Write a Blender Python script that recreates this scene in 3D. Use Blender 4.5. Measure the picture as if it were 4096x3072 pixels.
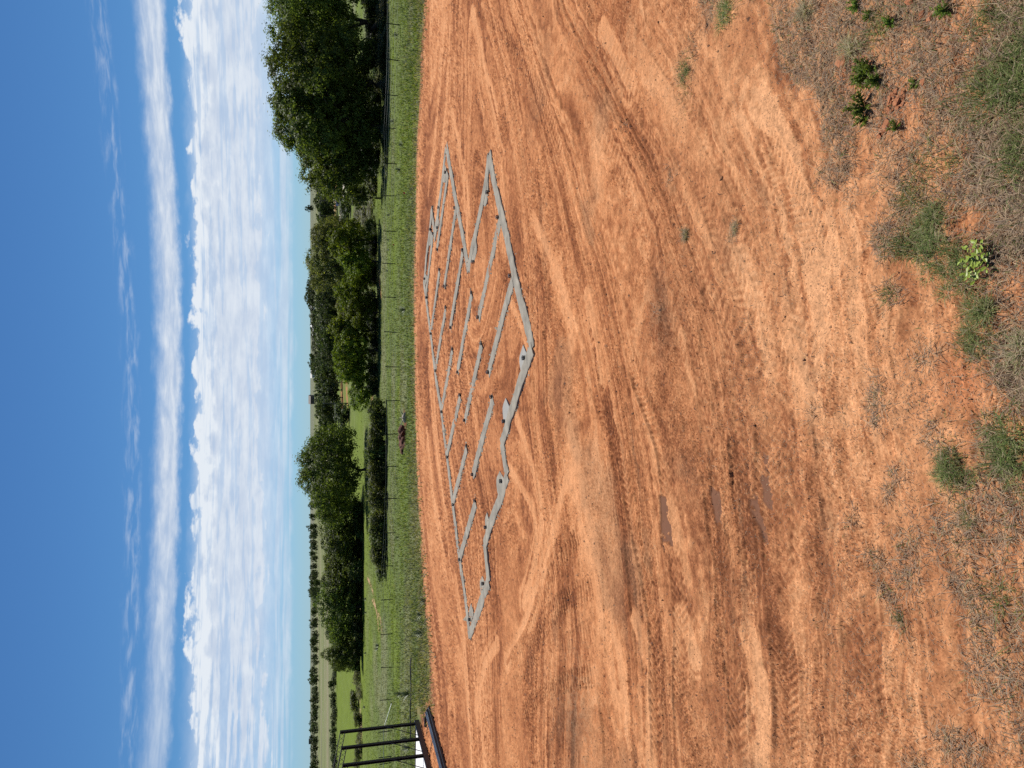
import bpy, math, random
import numpy as np
from mathutils import Vector, Matrix

SC = bpy.context.scene
for _o in list(bpy.data.objects):
    bpy.data.objects.remove(_o)

# ------------------------------------------------------------------ camera
CAM_H = 6.0
FPX = 3076.0                                   # focal length in photograph pixels (4096 wide)
PITCH = math.atan((2048 - 1241) / FPX)
SP, CP = math.sin(PITCH), math.cos(PITCH)
cam_d = bpy.data.cameras.new('camera')
cam_d.sensor_fit = 'HORIZONTAL'
cam_d.sensor_width = 36.0
cam_d.lens = 36.0 * FPX / 4096.0
cam_d.clip_start = 0.1
cam_d.clip_end = 20000
cam = bpy.data.objects.new('camera', cam_d)
SC.collection.objects.link(cam)
right = Vector((1, 0, 0)); fwd = Vector((0, CP, -SP)); upv = Vector((0, SP, CP))
# the photograph lies on its side: picture-left is up, picture-top is right
M = Matrix((-upv, right, -fwd)).transposed().to_4x4()
M.translation = Vector((0, 0, CAM_H))
cam.matrix_world = M
SC.camera = cam

# ------------------------------------------------------------------ sky, sun, exposure
SUN_EL, SUN_AZ = math.radians(57), math.radians(5)    # azimuth from +Y (ahead) towards +X
wd = bpy.data.worlds.new('World'); SC.world = wd
wd.use_nodes = True
nt = wd.node_tree; nt.nodes.clear()

class NG:
    """small helper to write node graphs as expressions"""
    def __init__(self, nt): self.nt = nt
    def new(self, t, **kw):
        n = self.nt.nodes.new(t)
        for k, v in kw.items(): setattr(n, k, v)
        return n
    def put(self, sock, v):
        if isinstance(v, bpy.types.NodeSocket): self.nt.links.new(v, sock)
        elif v is not None:
            try: sock.default_value = v
            except Exception: sock.default_value = (*v, 1.0)
    def m(self, op, a, b=None, c=None, clamp=False):
        n = self.new('ShaderNodeMath', operation=op, use_clamp=clamp)
        for i, v in enumerate((a, b, c)):
            if v is not None: self.put(n.inputs[i], v)
        return n.outputs[0]
    def smooth(self, x, a, b):
        n = self.new('ShaderNodeMapRange', interpolation_type='SMOOTHSTEP')
        for i, v in enumerate((x, a, b, 0.0, 1.0)): self.put(n.inputs[i], v)
        return n.outputs[0]
    def band(self, x, a0, a1, b0, b1):
        return self.m('MULTIPLY', self.smooth(x, a0, a1), self.smooth(x, b1, b0))
    def vec(self, x, y, z=0.0):
        n = self.new('ShaderNodeCombineXYZ')
        for i, v in enumerate((x, y, z)): self.put(n.inputs[i], v)
        return n.outputs[0]
    def noise(self, v, scale=1.0, detail=4.0, rough=0.55, dist=0.0, lac=2.0):
        n = self.new('ShaderNodeTexNoise')
        self.put(n.inputs['Vector'], v)
        n.inputs['Scale'].default_value = scale; n.inputs['Detail'].default_value = detail
        n.inputs['Roughness'].default_value = rough; n.inputs['Distortion'].default_value = dist
        n.inputs['Lacunarity'].default_value = lac
        return n.outputs[0]
    def mix(self, f, a, b, mode='MIX'):
        n = self.new('ShaderNodeMix', data_type='RGBA', blend_type=mode)
        self.put(n.inputs[0], f); self.put(n.inputs[6], a); self.put(n.inputs[7], b)
        return n.outputs[2]

g = NG(nt)
sky = g.new('ShaderNodeTexSky', sky_type='NISHITA')
sky.sun_disc = False
sky.sun_elevation = SUN_EL; sky.sun_rotation = SUN_AZ
sky.altitude = 300; sky.air_density = 1.0; sky.dust_density = 0.0; sky.ozone_density = 3.0
tc = g.new('ShaderNodeTexCoord'); sx = g.new('ShaderNodeSeparateXYZ')
nt.links.new(tc.outputs['Generated'], sx.inputs[0])
X, Y, Z = sx.outputs
hor = g.m('SQRT', g.m('ADD', g.m('MULTIPLY', X, X), g.m('MULTIPLY', Y, Y)))
EL = g.m('MULTIPLY', g.m('ARCTAN2', Z, hor), 57.29578)            # degrees above the horizon
AZ = g.m('MULTIPLY', g.m('ARCTAN2', X, Y), 57.29578)              # degrees right of straight ahead
# broad wandering of the cloud bands, and finer edge noise
warp = g.m('SUBTRACT', g.noise(g.vec(g.m('MULTIPLY', AZ, .045), 3.1), 1, 2), .5)
e1 = g.m('SUBTRACT', g.noise(g.vec(g.m('MULTIPLY', AZ, .55), g.m('MULTIPLY', EL, 1.4), 7.0), 1, 7, .62), .5)
ELw = g.m('ADD', g.m('ADD', EL, g.m('MULTIPLY', warp, .9)), g.m('MULTIPLY', e1, .9))
streak = g.noise(g.vec(g.m('MULTIPLY', AZ, .085), g.m('MULTIPLY', EL, 2.5), 2.0), 1, 8, .58, .35)
fine = g.noise(g.vec(g.m('MULTIPLY', AZ, .42), g.m('MULTIPLY', EL, 2.6), 11.0), 1, 8, .58, .4)
puff = g.noise(g.vec(g.m('MULTIPLY', AZ, .42), g.m('MULTIPLY', EL, .8), 5.0), 1, 8, .55)
patch = g.noise(g.vec(g.m('MULTIPLY', AZ, .05), g.m('MULTIPLY', EL, .25), 9.0), 1, 3)
cover = g.smooth(g.m('ADD', AZ, g.m('MULTIPLY', e1, 18)), -40.0, -12.0)   # the deck breaks up to the left
# 1 the long roll cloud
RLw = g.m('ADD', ELw, g.m('MULTIPLY', g.smooth(AZ, 6.0, 30.0), -.35))
roll = g.m('MULTIPLY', g.m('ADD', .55, g.m('MULTIPLY', g.smooth(AZ, -24.0, -6.0), .45)), g.m('MULTIPLY', g.band(RLw, 8.35, 8.95, 9.35, 10.5), g.m('ADD', .38, g.m('MULTIPLY', fine, .95)), clamp=True))
# 2 the main deck: billowed upper edge, streaked below
top = g.m('ADD', EL, g.m('MULTIPLY', g.m('SUBTRACT', puff, .5), 3.4))
top = g.m('ADD', top, g.m('MULTIPLY', g.m('SUBTRACT', 1.0, cover), 1.3))
deckm = g.band(top, 2.9, 3.5, 7.45, 7.85)
dens2 = g.m('ADD', g.m('MULTIPLY', streak, 1.45), g.m('MULTIPLY', fine, .5))
deck = g.m('MULTIPLY', deckm, g.smooth(dens2, g.m('SUBTRACT', 1.02, g.m('MULTIPLY', cover, .50)), g.m('SUBTRACT', 1.25, g.m('MULTIPLY', cover, .22))))
veil = g.m('MULTIPLY', g.band(ELw, .9, 3.6, 6.6, 8.2), g.m('ADD', .12, g.m('MULTIPLY', cover, g.m('ADD', .42, g.m('MULTIPLY', streak, .5)))))
# 3 the thin lower deck
low = g.m('MULTIPLY', g.band(ELw, .95, 1.6, 2.4, 3.0), g.m('MULTIPLY', g.smooth(streak, .30, .60), .66))
# 4 faint wisps high up
wis = g.m('MULTIPLY', g.band(g.m('ADD', ELw, g.m('MULTIPLY', AZ, -.035)), 11.0, 11.5, 11.7, 12.4), g.m('MULTIPLY', g.smooth(fine, .42, .72), .35))
dens = g.m('MAXIMUM', g.m('MAXIMUM', roll, deck), g.m('MAXIMUM', low, g.m('MAXIMUM', wis, veil)))
dens = g.m('MINIMUM', dens, .96)
bright = g.m('ADD', .50, g.m('MULTIPLY', g.smooth(g.m('ADD', g.m('MULTIPLY', puff, .5), g.m('MULTIPLY', fine, .5)), .36, .66), .38))
bright = g.m('ADD', bright, g.m('MULTIPLY', g.band(top, 6.2, 7.3, 7.5, 7.9), .55), clamp=True)
ccol = g.mix(bright, (4.4, 6.1, 9.2, 1), (11.4, 12.1, 12.9, 1))
tcol = g.mix(g.smooth(EL, 1.0, 9.0), (0.50, 0.83, 1.36, 1), (0.43, 0.74, 1.03, 1))
tint = g.mix(1.0, sky.outputs[0], tcol, 'MULTIPLY')
skyc = g.mix(dens, tint, ccol)
bg = g.new('ShaderNodeBackground'); bg.inputs['Strength'].default_value = 0.058
nt.links.new(skyc, bg.inputs['Color'])
wo = g.new('ShaderNodeOutputWorld'); nt.links.new(bg.outputs[0], wo.inputs[0])

sd = bpy.data.lights.new('sun', 'SUN'); sd.energy = 4.8; sd.angle = math.radians(0.53)
sd.color = (1.0, 0.955, 0.89)
sun = bpy.data.objects.new('sun', sd); SC.collection.objects.link(sun)
sdir = Vector((math.sin(SUN_AZ) * math.cos(SUN_EL), math.cos(SUN_AZ) * math.cos(SUN_EL), math.sin(SUN_EL)))
sun.rotation_euler = sdir.to_track_quat('Z', 'Y').to_euler()
sun.location = (0, 0, 60)
vs = SC.view_settings
vs.view_transform = 'Standard'; vs.look = 'None'; vs.gamma = 1.0; vs.exposure = 0.30; vs.use_curve_mapping = False
SC.cycles.use_denoising = False
SC.cycles.max_bounces = 6
SC.cycles.transparent_max_bounces = 6

# ------------------------------------------------------------------ helpers
RNG = np.random.default_rng(7)
random.seed(7)
COL = SC.collection

def _hash(ix, iy, s):
    h = (ix.astype(np.uint32) * np.uint32(374761393) + iy.astype(np.uint32) * np.uint32(668265263) + np.uint32(s) * np.uint32(2246822519))
    h = (h ^ (h >> np.uint32(13))) * np.uint32(1274126177)
    h = h ^ (h >> np.uint32(16))
    return (h & np.uint32(0xFFFFFF)).astype(np.float32) / np.float32(0xFFFFFF)
def vnoise(x, y, s=0):
    """value noise in [-1,1]"""
    x = np.asarray(x, np.float64); y = np.asarray(y, np.float64)
    ix = np.floor(x); iy = np.floor(y)
    fx = x - ix; fy = y - iy
    fx = fx * fx * fx * (fx * (fx * 6 - 15) + 10); fy = fy * fy * fy * (fy * (fy * 6 - 15) + 10)
    ix = ix.astype(np.int64) + 100000; iy = iy.astype(np.int64) + 100000
    a = _hash(ix, iy, s); b = _hash(ix + 1, iy, s); c = _hash(ix, iy + 1, s); d = _hash(ix + 1, iy + 1, s)
    return (a * (1 - fx) + b * fx) * (1 - fy) * 2 + (c * (1 - fx) + d * fx) * fy * 2 - 1
def fbm(x, y, s=0, o=4, gain=.5):
    t = 0; a = 1; n = 0
    for i in range(o):
        t = t + a * vnoise(x * 2 ** i + 17.3 * i, y * 2 ** i - 9.1 * i, s + i); n += a; a *= gain
    return t / n
def sstep(x, a, b):
    t = np.clip((x - a) / (b - a), 0, 1); return t * t * (3 - 2 * t)

def ray(v, yi):
    """direction of the ray through photograph pixel (v = across the file = down the scene, yi = down the file = right to left)"""
    r = (1536 - yi) / FPX; d = (v - 2048) / FPX
    return r, CP - d * SP, -SP - d * CP
def pad(v, yi):
    """world x, y where that ray meets the level pad"""
    r, fy, uz = ray(v, yi); t = CAM_H / -uz
    return (r * t, fy * t)
def at(v, yi, Yd):
    """world point on that ray at distance Yd"""
    r, fy, uz = ray(v, yi); t = Yd / fy
    return Vector((r * t, Yd, CAM_H + uz * t))
PROF_Y = np.array([-500, 0, 43, 48, 60, 76, 95, 112, 150, 300, 450, 800, 1500, 3000, 9000], float)
PROF_Z = np.array([0, 0, 0, -.22, -1.15, -2.42, -3.1, -3.35, -3.5, -3.45, -2.0, -.6, 1.3, 4.0, 5.0], float)
def zmac(x, y):
    y = np.asarray(y, float); x = np.asarray(x, float)
    z = np.interp(y, PROF_Y, PROF_Z)
    k = sstep(y, 46, 70)
    z = z + k * .10 * fbm(x / 9, y / 9, 31, 2) + sstep(y, 300, 900) * 2.2 * fbm(x / 260, y / 300, 33, 2)
    return z
def hit(v, yi):
    """world point where that ray meets the terrain"""
    lo, hi = 3.0, 3000.0
    r, fy, uz = ray(v, yi)
    ys = np.geomspace(lo, hi, 4000)
    t = ys / fy
    dz = CAM_H + uz * t - zmac(r * t, ys)
    k = np.argmax(dz < 0)
    if dz[k] >= 0: k = len(ys) - 1
    Yd = ys[k]
    return Vector((r * Yd / fy, Yd, float(zmac(r * Yd / fy, Yd))))

def obj(name, verts, faces, mat, parent=None, smooth=False, loc=None):
    me = bpy.data.meshes.new(name)
    me.from_pydata([tuple(v) for v in verts], [], [tuple(f) for f in faces])
    if mat: me.materials.append(mat)
    if smooth: me.polygons.foreach_set('use_smooth', [True] * len(me.polygons))
    me.update()
    o = bpy.data.objects.new(name, me); COL.objects.link(o)
    if parent: o.parent = parent
    if loc is not None: o.location = loc
    return o
def npmesh(name, V, F, mat, colors=None, smooth=False, extra=None):
    """mesh from numpy arrays: V (n,3), F (m,k)"""
    me = bpy.data.meshes.new(name)
    V = np.ascontiguousarray(V, np.float32); F = np.ascontiguousarray(F, np.int32)
    k = F.shape[1]
    me.vertices.add(len(V)); me.vertices.foreach_set('co', V.ravel())
    me.loops.add(F.size); me.loops.foreach_set('vertex_index', F.ravel())
    me.polygons.add(len(F))
    me.polygons.foreach_set('loop_start', np.arange(0, F.size, k, dtype=np.int32))
    me.polygons.foreach_set('loop_total', np.full(len(F), k, np.int32))
    if smooth: me.polygons.foreach_set('use_smooth', np.ones(len(F), bool))
    me.update(calc_edges=True)
    if colors is not None:
        a = me.attributes.new('col', 'FLOAT_COLOR', 'POINT')
        c = np.ones((len(V), 4), np.float32); c[:, :3] = colors
        a.data.foreach_set('color', c.ravel())
    for n, arr in (extra or {}).items():
        a = me.attributes.new(n, 'FLOAT', 'POINT'); a.data.foreach_set('value', np.ascontiguousarray(arr, np.float32))
    if mat: me.materials.append(mat)
    return me
def link(name, me, parent=None, loc=None):
    o = bpy.data.objects.new(name, me); COL.objects.link(o)
    if parent: o.parent = parent
    if loc is not None: o.location = loc
    return o
def thing(name, label, cat, loc=(0, 0, 0), rz=0.0, group=None):
    o = bpy.data.objects.new(name, None); COL.objects.link(o)
    o.empty_display_size = .2
    o.location = loc; o.rotation_euler = (0, 0, rz)
    return tag(o, label, cat, group)
def tag(o, label, cat, group=None):
    o['label'] = label; o['category'] = cat
    if group: o['group'] = group
    return o

class MB:
    """collects boxes and tubes for one mesh"""
    def __init__(self): self.v = []; self.f = []
    def add(self, vs, fs):
        b = len(self.v); self.v += [tuple(p) for p in vs]; self.f += [tuple(i + b for i in q) for q in fs]
        return self
    def box(self, x0, x1, y0, y1, z0, z1):
        return self.add([(x0, y0, z0), (x1, y0, z0), (x1, y1, z0), (x0, y1, z0), (x0, y0, z1), (x1, y0, z1), (x1, y1, z1), (x0, y1, z1)],
                        [(0, 3, 2, 1), (4, 5, 6, 7), (0, 1, 5, 4), (1, 2, 6, 5), (2, 3, 7, 6), (3, 0, 4, 7)])
    def beam(self, a, b, w, h=None, up=(0, 0, 1)):
        a = Vector(a); b = Vector(b); h = h or w
        d = (b - a).normalized(); s = d.cross(Vector(up))
        if s.length < 1e-4: s = d.cross(Vector((1, 0, 0)))
        s.normalize(); u = s.cross(d)
        p = []
        for q in (a, b):
            for i, j in ((-1, -1), (1, -1), (1, 1), (-1, 1)): p.append(q + s * (i * w / 2) + u * (j * h / 2))
        return self.add(p, [(0, 1, 2, 3), (7, 6, 5, 4), (0, 4, 5, 1), (1, 5, 6, 2), (2, 6, 7, 3), (3, 7, 4, 0)])
    def channel(self, a, b, w, h, t=.006, up=(0, 0, 1), flip=1):
        """a C-section: web and two flanges"""
        a = Vector(a); b = Vector(b); d = (b - a).normalized(); s = d.cross(Vector(up)).normalized() * flip; u = d.cross(s).normalized()
        prof = [(-w / 2, -h / 2), (w / 2, -h / 2), (w / 2, -h / 2 + t), (-w / 2 + t, -h / 2 + t), (-w / 2 + t, h / 2 - t), (w / 2, h / 2 - t), (w / 2, h / 2), (-w / 2, h / 2)]
        p = [q + s * i + u * j for q in (a, b) for i, j in prof]
        n = 8; f = [(i, (i + 1) % n, (i + 1) % n + n, i + n) for i in range(n)]
        for o in (0, n): f += [(o, o + 1, o + 2, o + 3), (o + 3, o + 4, o + 7, o), (o + 4, o + 5, o + 6, o + 7)]
        return self.add(p, f)
    def tube(self, pts, rad, n=6, cap=True):
        pts = [Vector(p) for p in pts]; k = len(pts)
        if not hasattr(rad, '__len__'): rad = [rad] * k
        vs = []
        for i, p in enumerate(pts):
            d = (pts[min(i + 1, k - 1)] - pts[max(i - 1, 0)]).normalized()
            s = d.cross(Vector((0, 0, 1)))
            if s.length < .05: s = d.cross(Vector((1, 0, 0)))
            s.normalize(); u = s.cross(d)
            for j in range(n):
                a = 2 * math.pi * j / n; vs.append(p + (s * math.cos(a) + u * math.sin(a)) * rad[i])
        fs = [(i * n + j, i * n + (j + 1) % n, (i + 1) * n + (j + 1) % n, (i + 1) * n + j) for i in range(k - 1) for j in range(n)]
        if cap: fs += [tuple(range(n - 1, -1, -1)), tuple(range((k - 1) * n, k * n))]
        return self.add(vs, fs)
    def build(self, name, mat, parent=None, smooth=False):
        return obj(name, self.v, self.f, mat, parent, smooth)

def copy_tree(o, parent=None):
    c = o.copy(); COL.objects.link(c); c.parent = parent
    for ch in list(o.children): copy_tree(ch, c)
    return c

# ------------------------------------------------------------------ materials
MAT = {}
def mat(name, color=None, rough=.7, metal=0.0, noise=None, bump=None, spec=.5, attr=False):
    """procedural material: base colour varied by noise = (scale, amount), bump = (scale, strength, distance)"""
    m = bpy.data.materials.new(name); m.use_nodes = True
    t = m.node_tree; G = NG(t); b = t.nodes['Principled BSDF']
    b.inputs['Roughness'].default_value = rough; b.inputs['Metallic'].default_value = metal
    b.inputs['Specular IOR Level'].default_value = spec
    tcn = G.new('ShaderNodeTexCoord').outputs['Object']
    if attr:
        c = G.new('ShaderNodeAttribute', attribute_name='col').outputs['Color']
    else:
        c = G.mix(0.0, (*color, 1), (*color, 1))
    if noise:
        n = G.noise(tcn, noise[0], 6, .6)
        k = G.m('ADD', 1 - noise[1] / 2 * 1.0, G.m('MULTIPLY', G.m('SUBTRACT', n, .5), noise[1] * 2.2))
        c = G.mix(1.0, c, G.new('ShaderNodeCombineColor').outputs[0], 'MULTIPLY')
        cc = t.nodes[-2] if False else [q for q in t.nodes if q.bl_idname == 'ShaderNodeCombineColor'][-1]
        for i in range(3): t.links.new(k, cc.inputs[i])
    t.links.new(c, b.inputs['Base Color'])
    if bump:
        n = G.noise(tcn, bump[0], 6, .6)
        bn = G.new('ShaderNodeBump'); bn.inputs['Strength'].default_value = bump[1]; bn.inputs['Distance'].default_value = bump[2]
        t.links.new(n, bn.inputs['Height']); t.links.new(bn.outputs[0], b.inputs['Normal'])
    MAT[name] = m
    return m
mat('concrete', (.305, .272, .212), .85, noise=(2.2, .6), bump=(30, .25, .01))
mat('concrete_fresh', (.22, .21, .18), .55, noise=(2.5, .25), bump=(24, .15, .01))
mat('white_slab', (.80, .78, .75), .6, noise=(1.2, .08))
mat('black_plastic', (.012, .012, .014), .45)
mat('black_steel', (.016, .014, .014), .5, noise=(8, .5))
mat('brown_steel', (.055, .042, .040), .55, noise=(6, .4))
mat('blue_steel', (.045, .055, .075), .38, metal=.4, noise=(5, .4))
mat('post_steel', (.016, .018, .015), .6, noise=(12, .4))
mat('galvanised', (.42, .46, .42), .4, metal=.5, noise=(9, .3))
mat('wire', (.30, .31, .29), .5, metal=.6)
mat('bark', (.060, .048, .038), .9, noise=(6, .6), bump=(14, .6, .05))
mat('dead_wood', (.42, .36, .29), .85, noise=(7, .5), bump=(18, .6, .03))
mat('rock', (.42, .155, .062), .9, noise=(9, .35), bump=(25, .4, .01))
mat('dark_clod', (.055, .028, .018), .9, noise=(20, .4))
mat('red_paint', (.05, .008, .010), .35)
mat('blue_paint', (.030, .045, .085), .35)
mat('cream_paint', (.75, .70, .55), .5)
mat('glass', (.02, .025, .03), .08)
mat('rubber', (.015, .015, .015), .8)
mat('farm_white', (.72, .72, .70), .6, noise=(.5, .1))
mat('farm_brown', (.085, .065, .055), .7, noise=(.5, .3))
mat('roof_grey', (.20, .20, .20), .6, noise=(.6, .2))
mat('roof_white', (.78, .78, .78), .5, noise=(.6, .08))
mat('gravel', (.50, .44, .36), .95, noise=(1.5, .3))
mat('pole_wood', (.10, .085, .07), .9, noise=(4, .3))
mat('flag_red', (.75, .05, .03), .6)
mat('crumb', rough=.95, attr=True)

def leafmat(name, translucency=.35, rough=.55):
    m = bpy.data.materials.new(name); m.use_nodes = True
    t = m.node_tree; t.nodes.clear(); G = NG(t)
    c = G.new('ShaderNodeAttribute', attribute_name='col').outputs['Color']
    oi = G.new('ShaderNodeObjectInfo')
    hs = G.new('ShaderNodeHueSaturation'); t.links.new(c, hs.inputs['Color'])
    t.links.new(G.m('ADD', .488, G.m('MULTIPLY', oi.outputs['Random'], .024)), hs.inputs['Hue'])
    t.links.new(G.m('ADD', .82, G.m('MULTIPLY', oi.outputs['Random'], .36)), hs.inputs['Value'])
    p = G.new('ShaderNodeBsdfPrincipled'); p.inputs['Roughness'].default_value = rough
    p.inputs['Specular IOR Level'].default_value = .16
    t.links.new(hs.outputs[0], p.inputs['Base Color'])
    tr = G.new('ShaderNodeBsdfTranslucent'); hs2 = G.mix(1.0, hs.outputs[0], (1.25, 1.25, .55, 1), 'MULTIPLY'); t.links.new(hs2, tr.inputs['Color'])
    mx = G.new('ShaderNodeMixShader'); mx.inputs[0].default_value = translucency
    t.links.new(p.outputs[0], mx.inputs[1]); t.links.new(tr.outputs[0], mx.inputs[2])
    o = G.new('ShaderNodeOutputMaterial'); t.links.new(mx.outputs[0], o.inputs[0])
    MAT[name] = m
    return m
leafmat('leaf', .50); leafmat('grass_blade', .35, .7)

# terrain: per-vertex earth and turf colours, finer grain and relief from noise
def terrain_material():
    m = bpy.data.materials.new('earth'); m.use_nodes = True
    t = m.node_tree; G = NG(t); b = t.nodes['Principled BSDF']
    P = G.new('ShaderNodeTexCoord').outputs['Object']
    c = G.new('ShaderNodeAttribute', attribute_name='col').outputs['Color']
    wet = G.new('ShaderNodeAttribute', attribute_name='wet').outputs['Fac']
    turf = G.new('ShaderNodeAttribute', attribute_name='turf').outputs['Fac']
    n1 = G.noise(P, 26, 5, .65); n2 = G.noise(P, 5.0, 5, .6); n3 = G.noise(P, 1.3, 4, .6)
    k = G.m('ADD', G.m('ADD', G.m('MULTIPLY', n1, 1.3), G.m('MULTIPLY', n2, 1.0)), -.15)
    k = G.m('ADD', 1.0, G.m('MULTIPLY', G.m('SUBTRACT', k, 1.0), G.m('SUBTRACT', 1.1, G.m('MULTIPLY', wet, .9))))
    kt = G.m('ADD', .10, G.m('ADD', G.m('MULTIPLY', G.noise(P, .35, 5, .7), .9), G.m('ADD', G.m('MULTIPLY', n3, .6), G.m('MULTIPLY', n2, .3))))
    kk = G.m('ADD', G.m('MULTIPLY', k, G.m('SUBTRACT', 1.0, turf)), G.m('MULTIPLY', kt, turf))
    cc = G.new('ShaderNodeCombineColor')
    for i in range(3): t.links.new(kk, cc.inputs[i])
    col = G.mix(1.0, c, cc.outputs[0], 'MULTIPLY')
    t.links.new(col, b.inputs['Base Color'])
    t.links.new(G.m('SUBTRACT', .95, G.m('MULTIPLY', wet, .25)), b.inputs['Roughness'])
    b.inputs['Specular IOR Level'].default_value = .07
    h = G.m('ADD', G.m('MULTIPLY', n1, .35), G.m('MULTIPLY', n2, .65))
    bn = G.new('ShaderNodeBump'); bn.inputs['Distance'].default_value = .035
    t.links.new(G.m('SUBTRACT', .75, G.m('MULTIPLY', wet, .7)), bn.inputs['Strength'])
    t.links.new(h, bn.inputs['Height']); t.links.new(bn.outputs[0], b.inputs['Normal'])
    MAT['earth'] = m
terrain_material()

# ------------------------------------------------------------------ the ground
S = 4096 / 2212.0
def z5(x, y): return (1600 + x / 1.6586, 500 + y / 1.6586)
def z6(x, y): return (1600 + x / 1.5086, 1500 + y / 1.5086)
def ov(pts): return [pad(a * S, b * S) for a, b in pts]        # overview coordinates -> pad
def wp(pts): return np.array([pad(a, b) for a, b in pts])

def smooth_line(P, step=.2):
    P = np.asarray(P, float)
    out = []
    Q = np.vstack([2 * P[0] - P[1], P, 2 * P[-1] - P[-2]])
    for i in range(1, len(Q) - 2):
        p0, p1, p2, p3 = Q[i - 1], Q[i], Q[i + 1], Q[i + 2]
        n = max(2, int(np.linalg.norm(p2 - p1) / step))
        for k in range(n):
            t = k / n
            out.append(.5 * ((2 * p1) + (p2 - p0) * t + (2 * p0 - 5 * p1 + 4 * p2 - p3) * t * t + (3 * p1 - p0 - 3 * p2 + p3) * t ** 3))
    out.append(P[-1])
    return np.array(out)
def along(x, y, L, reach):
    """for points near polyline L: index array, distance along it, signed distance from it"""
    lo = L.min(0) - reach; hi = L.max(0) + reach
    idx = np.nonzero((x > lo[0]) & (x < hi[0]) & (y > lo[1]) & (y < hi[1]))[0]
    if not len(idx): return idx, None, None
    px, py = x[idx], y[idx]
    best = np.full(len(idx), 1e9); s_ = np.zeros(len(idx)); l_ = np.zeros(len(idx))
    acc = 0
    for a, b in zip(L[:-1], L[1:]):
        d = b - a; n = np.hypot(*d)
        if n < 1e-6: continue
        t = np.clip(((px - a[0]) * d[0] + (py - a[1]) * d[1]) / n ** 2, 0, 1)
        qx = px - a[0] - t * d[0]; qy = py - a[1] - t * d[1]
        dd = qx * qx + qy * qy
        k = dd < best
        best[k] = dd[k]; s_[k] = acc + t[k] * n
        l_[k] = np.sign(d[0] * qy[k] - d[1] * qx[k]) * np.sqrt(dd[k])
        acc += n
    k = best < reach ** 2
    return idx[k], s_[k], l_[k]
def inpoly(x, y, P):
    r = np.zeros(x.shape, bool); n = len(P)
    for i in range(n):
        x0, y0 = P[i]; x1, y1 = P[(i + 1) % n]
        c = ((y0 > y) != (y1 > y)) & (x < (x1 - x0) * (y - y0) / (y1 - y0 + 1e-12) + x0)
        r ^= c
    return r

# the far edge of the bare pad, seen as a line from right to left
EDGE = np.array([(1700, -400), (1697, 0), (1690, 100), (1672, 400), (1656, 600), (1654, 750), (1649, 950), (1641, 1150), (1643, 1300), (1648, 1450), (1649, 1560),
                 (1655, 1800), (1668, 2000), (1680, 2150), (1690, 2250), (1697, 2400), (1710, 2550), (1713, 2700), (1716, 2790), (1690, 2850), (1683, 2900), (1683, 3100), (1683, 3600)], float)
EW = np.array([pad(a, b) for a, b in EDGE]); _k = np.argsort(EW[:, 0]); EW = EW[_k]
def pad_edge(x): return np.interp(x, EW[:, 0], EW[:, 1])

# streak lines left by the grader: each carries a level, streaks follow lines of equal level
FLOW = [[(905, -80), (900, 150), (895, 300), (888, 500), (886, 700), (890, 900), (897, 1100), (908, 1300), (922, 1450), (930, 1560), (935, 1740)],
        [(960, -80), (958, 150), (940, 300), (915, 500), (903, 700), (910, 900), (928, 1100), (960, 1280), (990, 1430), (1003, 1560), (1010, 1740)],
        [(1020, -80), (1060, 120), (1090, 240), (1110, 400), (1120, 600), (1100, 850), (1110, 1000), (1130, 1150), (1120, 1350), (1110, 1500), (1105, 1740)],
        [(1060, -80), (1110, 120), (1150, 280), (1185, 450), (1215, 640), (1240, 850), (1265, 1020), (1290, 1180), (1310, 1350), (1325, 1500), (1335, 1740)],
        [(1120, -80), (1210, 150), (1300, 330), (1390, 540), (1450, 760), (1485, 980), (1505, 1200), (1520, 1400), (1530, 1560), (1535, 1740)],
        [(1250, -80), (1420, 200), (1540, 430), (1630, 650), (1680, 880), (1700, 1100), (1712, 1400), (1718, 1740)],
        [(1480, -80), (1630, 190), (1715, 350), (1765, 600), (1825, 900), (1850, 1200), (1865, 1500), (1870, 1740)],
        [(1800, -80), (1900, 400), (1990, 900), (2040, 1300), (2050, 1740)],
        [(2212, -80), (2250, 800), (2290, 1740)]]
FL = []
for ln in FLOW:
    w_ = smooth_line(np.array(ov(ln)), .8)
    FL.append((w_, float(np.interp(0, w_[::-1, 0] if w_[0, 0] > w_[-1, 0] else w_[:, 0], w_[::-1, 1] if w_[0, 0] > w_[-1, 0] else w_[:, 1]))))
def streak_level(x, y):
    """level of the streak field on a coarse grid, sampled bilinearly"""
    gx = np.linspace(-34, 34, 171); gy = np.linspace(0, 56, 141)
    GX, GY = np.meshgrid(gx, gy)
    num = np.zeros_like(GX); den = np.zeros_like(GX)
    for L, lev in FL:
        d2 = np.full(GX.shape, 1e9)
        for p in L: d2 = np.minimum(d2, (GX - p[0]) ** 2 + (GY - p[1]) ** 2)
        w_ = 1 / (d2 + .15) ** 1.6
        num += w_ * lev; den += w_
    Gd = num / den
    fx = np.clip((x + 34) / 68 * 170, 0, 169.999); fy = np.clip(y / 56 * 140, 0, 139.999)
    i = fx.astype(int); j = fy.astype(int); fx -= i; fy -= j
    return (Gd[j, i] * (1 - fx) + Gd[j, i + 1] * fx) * (1 - fy) + (Gd[j + 1, i] * (1 - fx) + Gd[j + 1, i + 1] * fx) * fy

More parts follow.
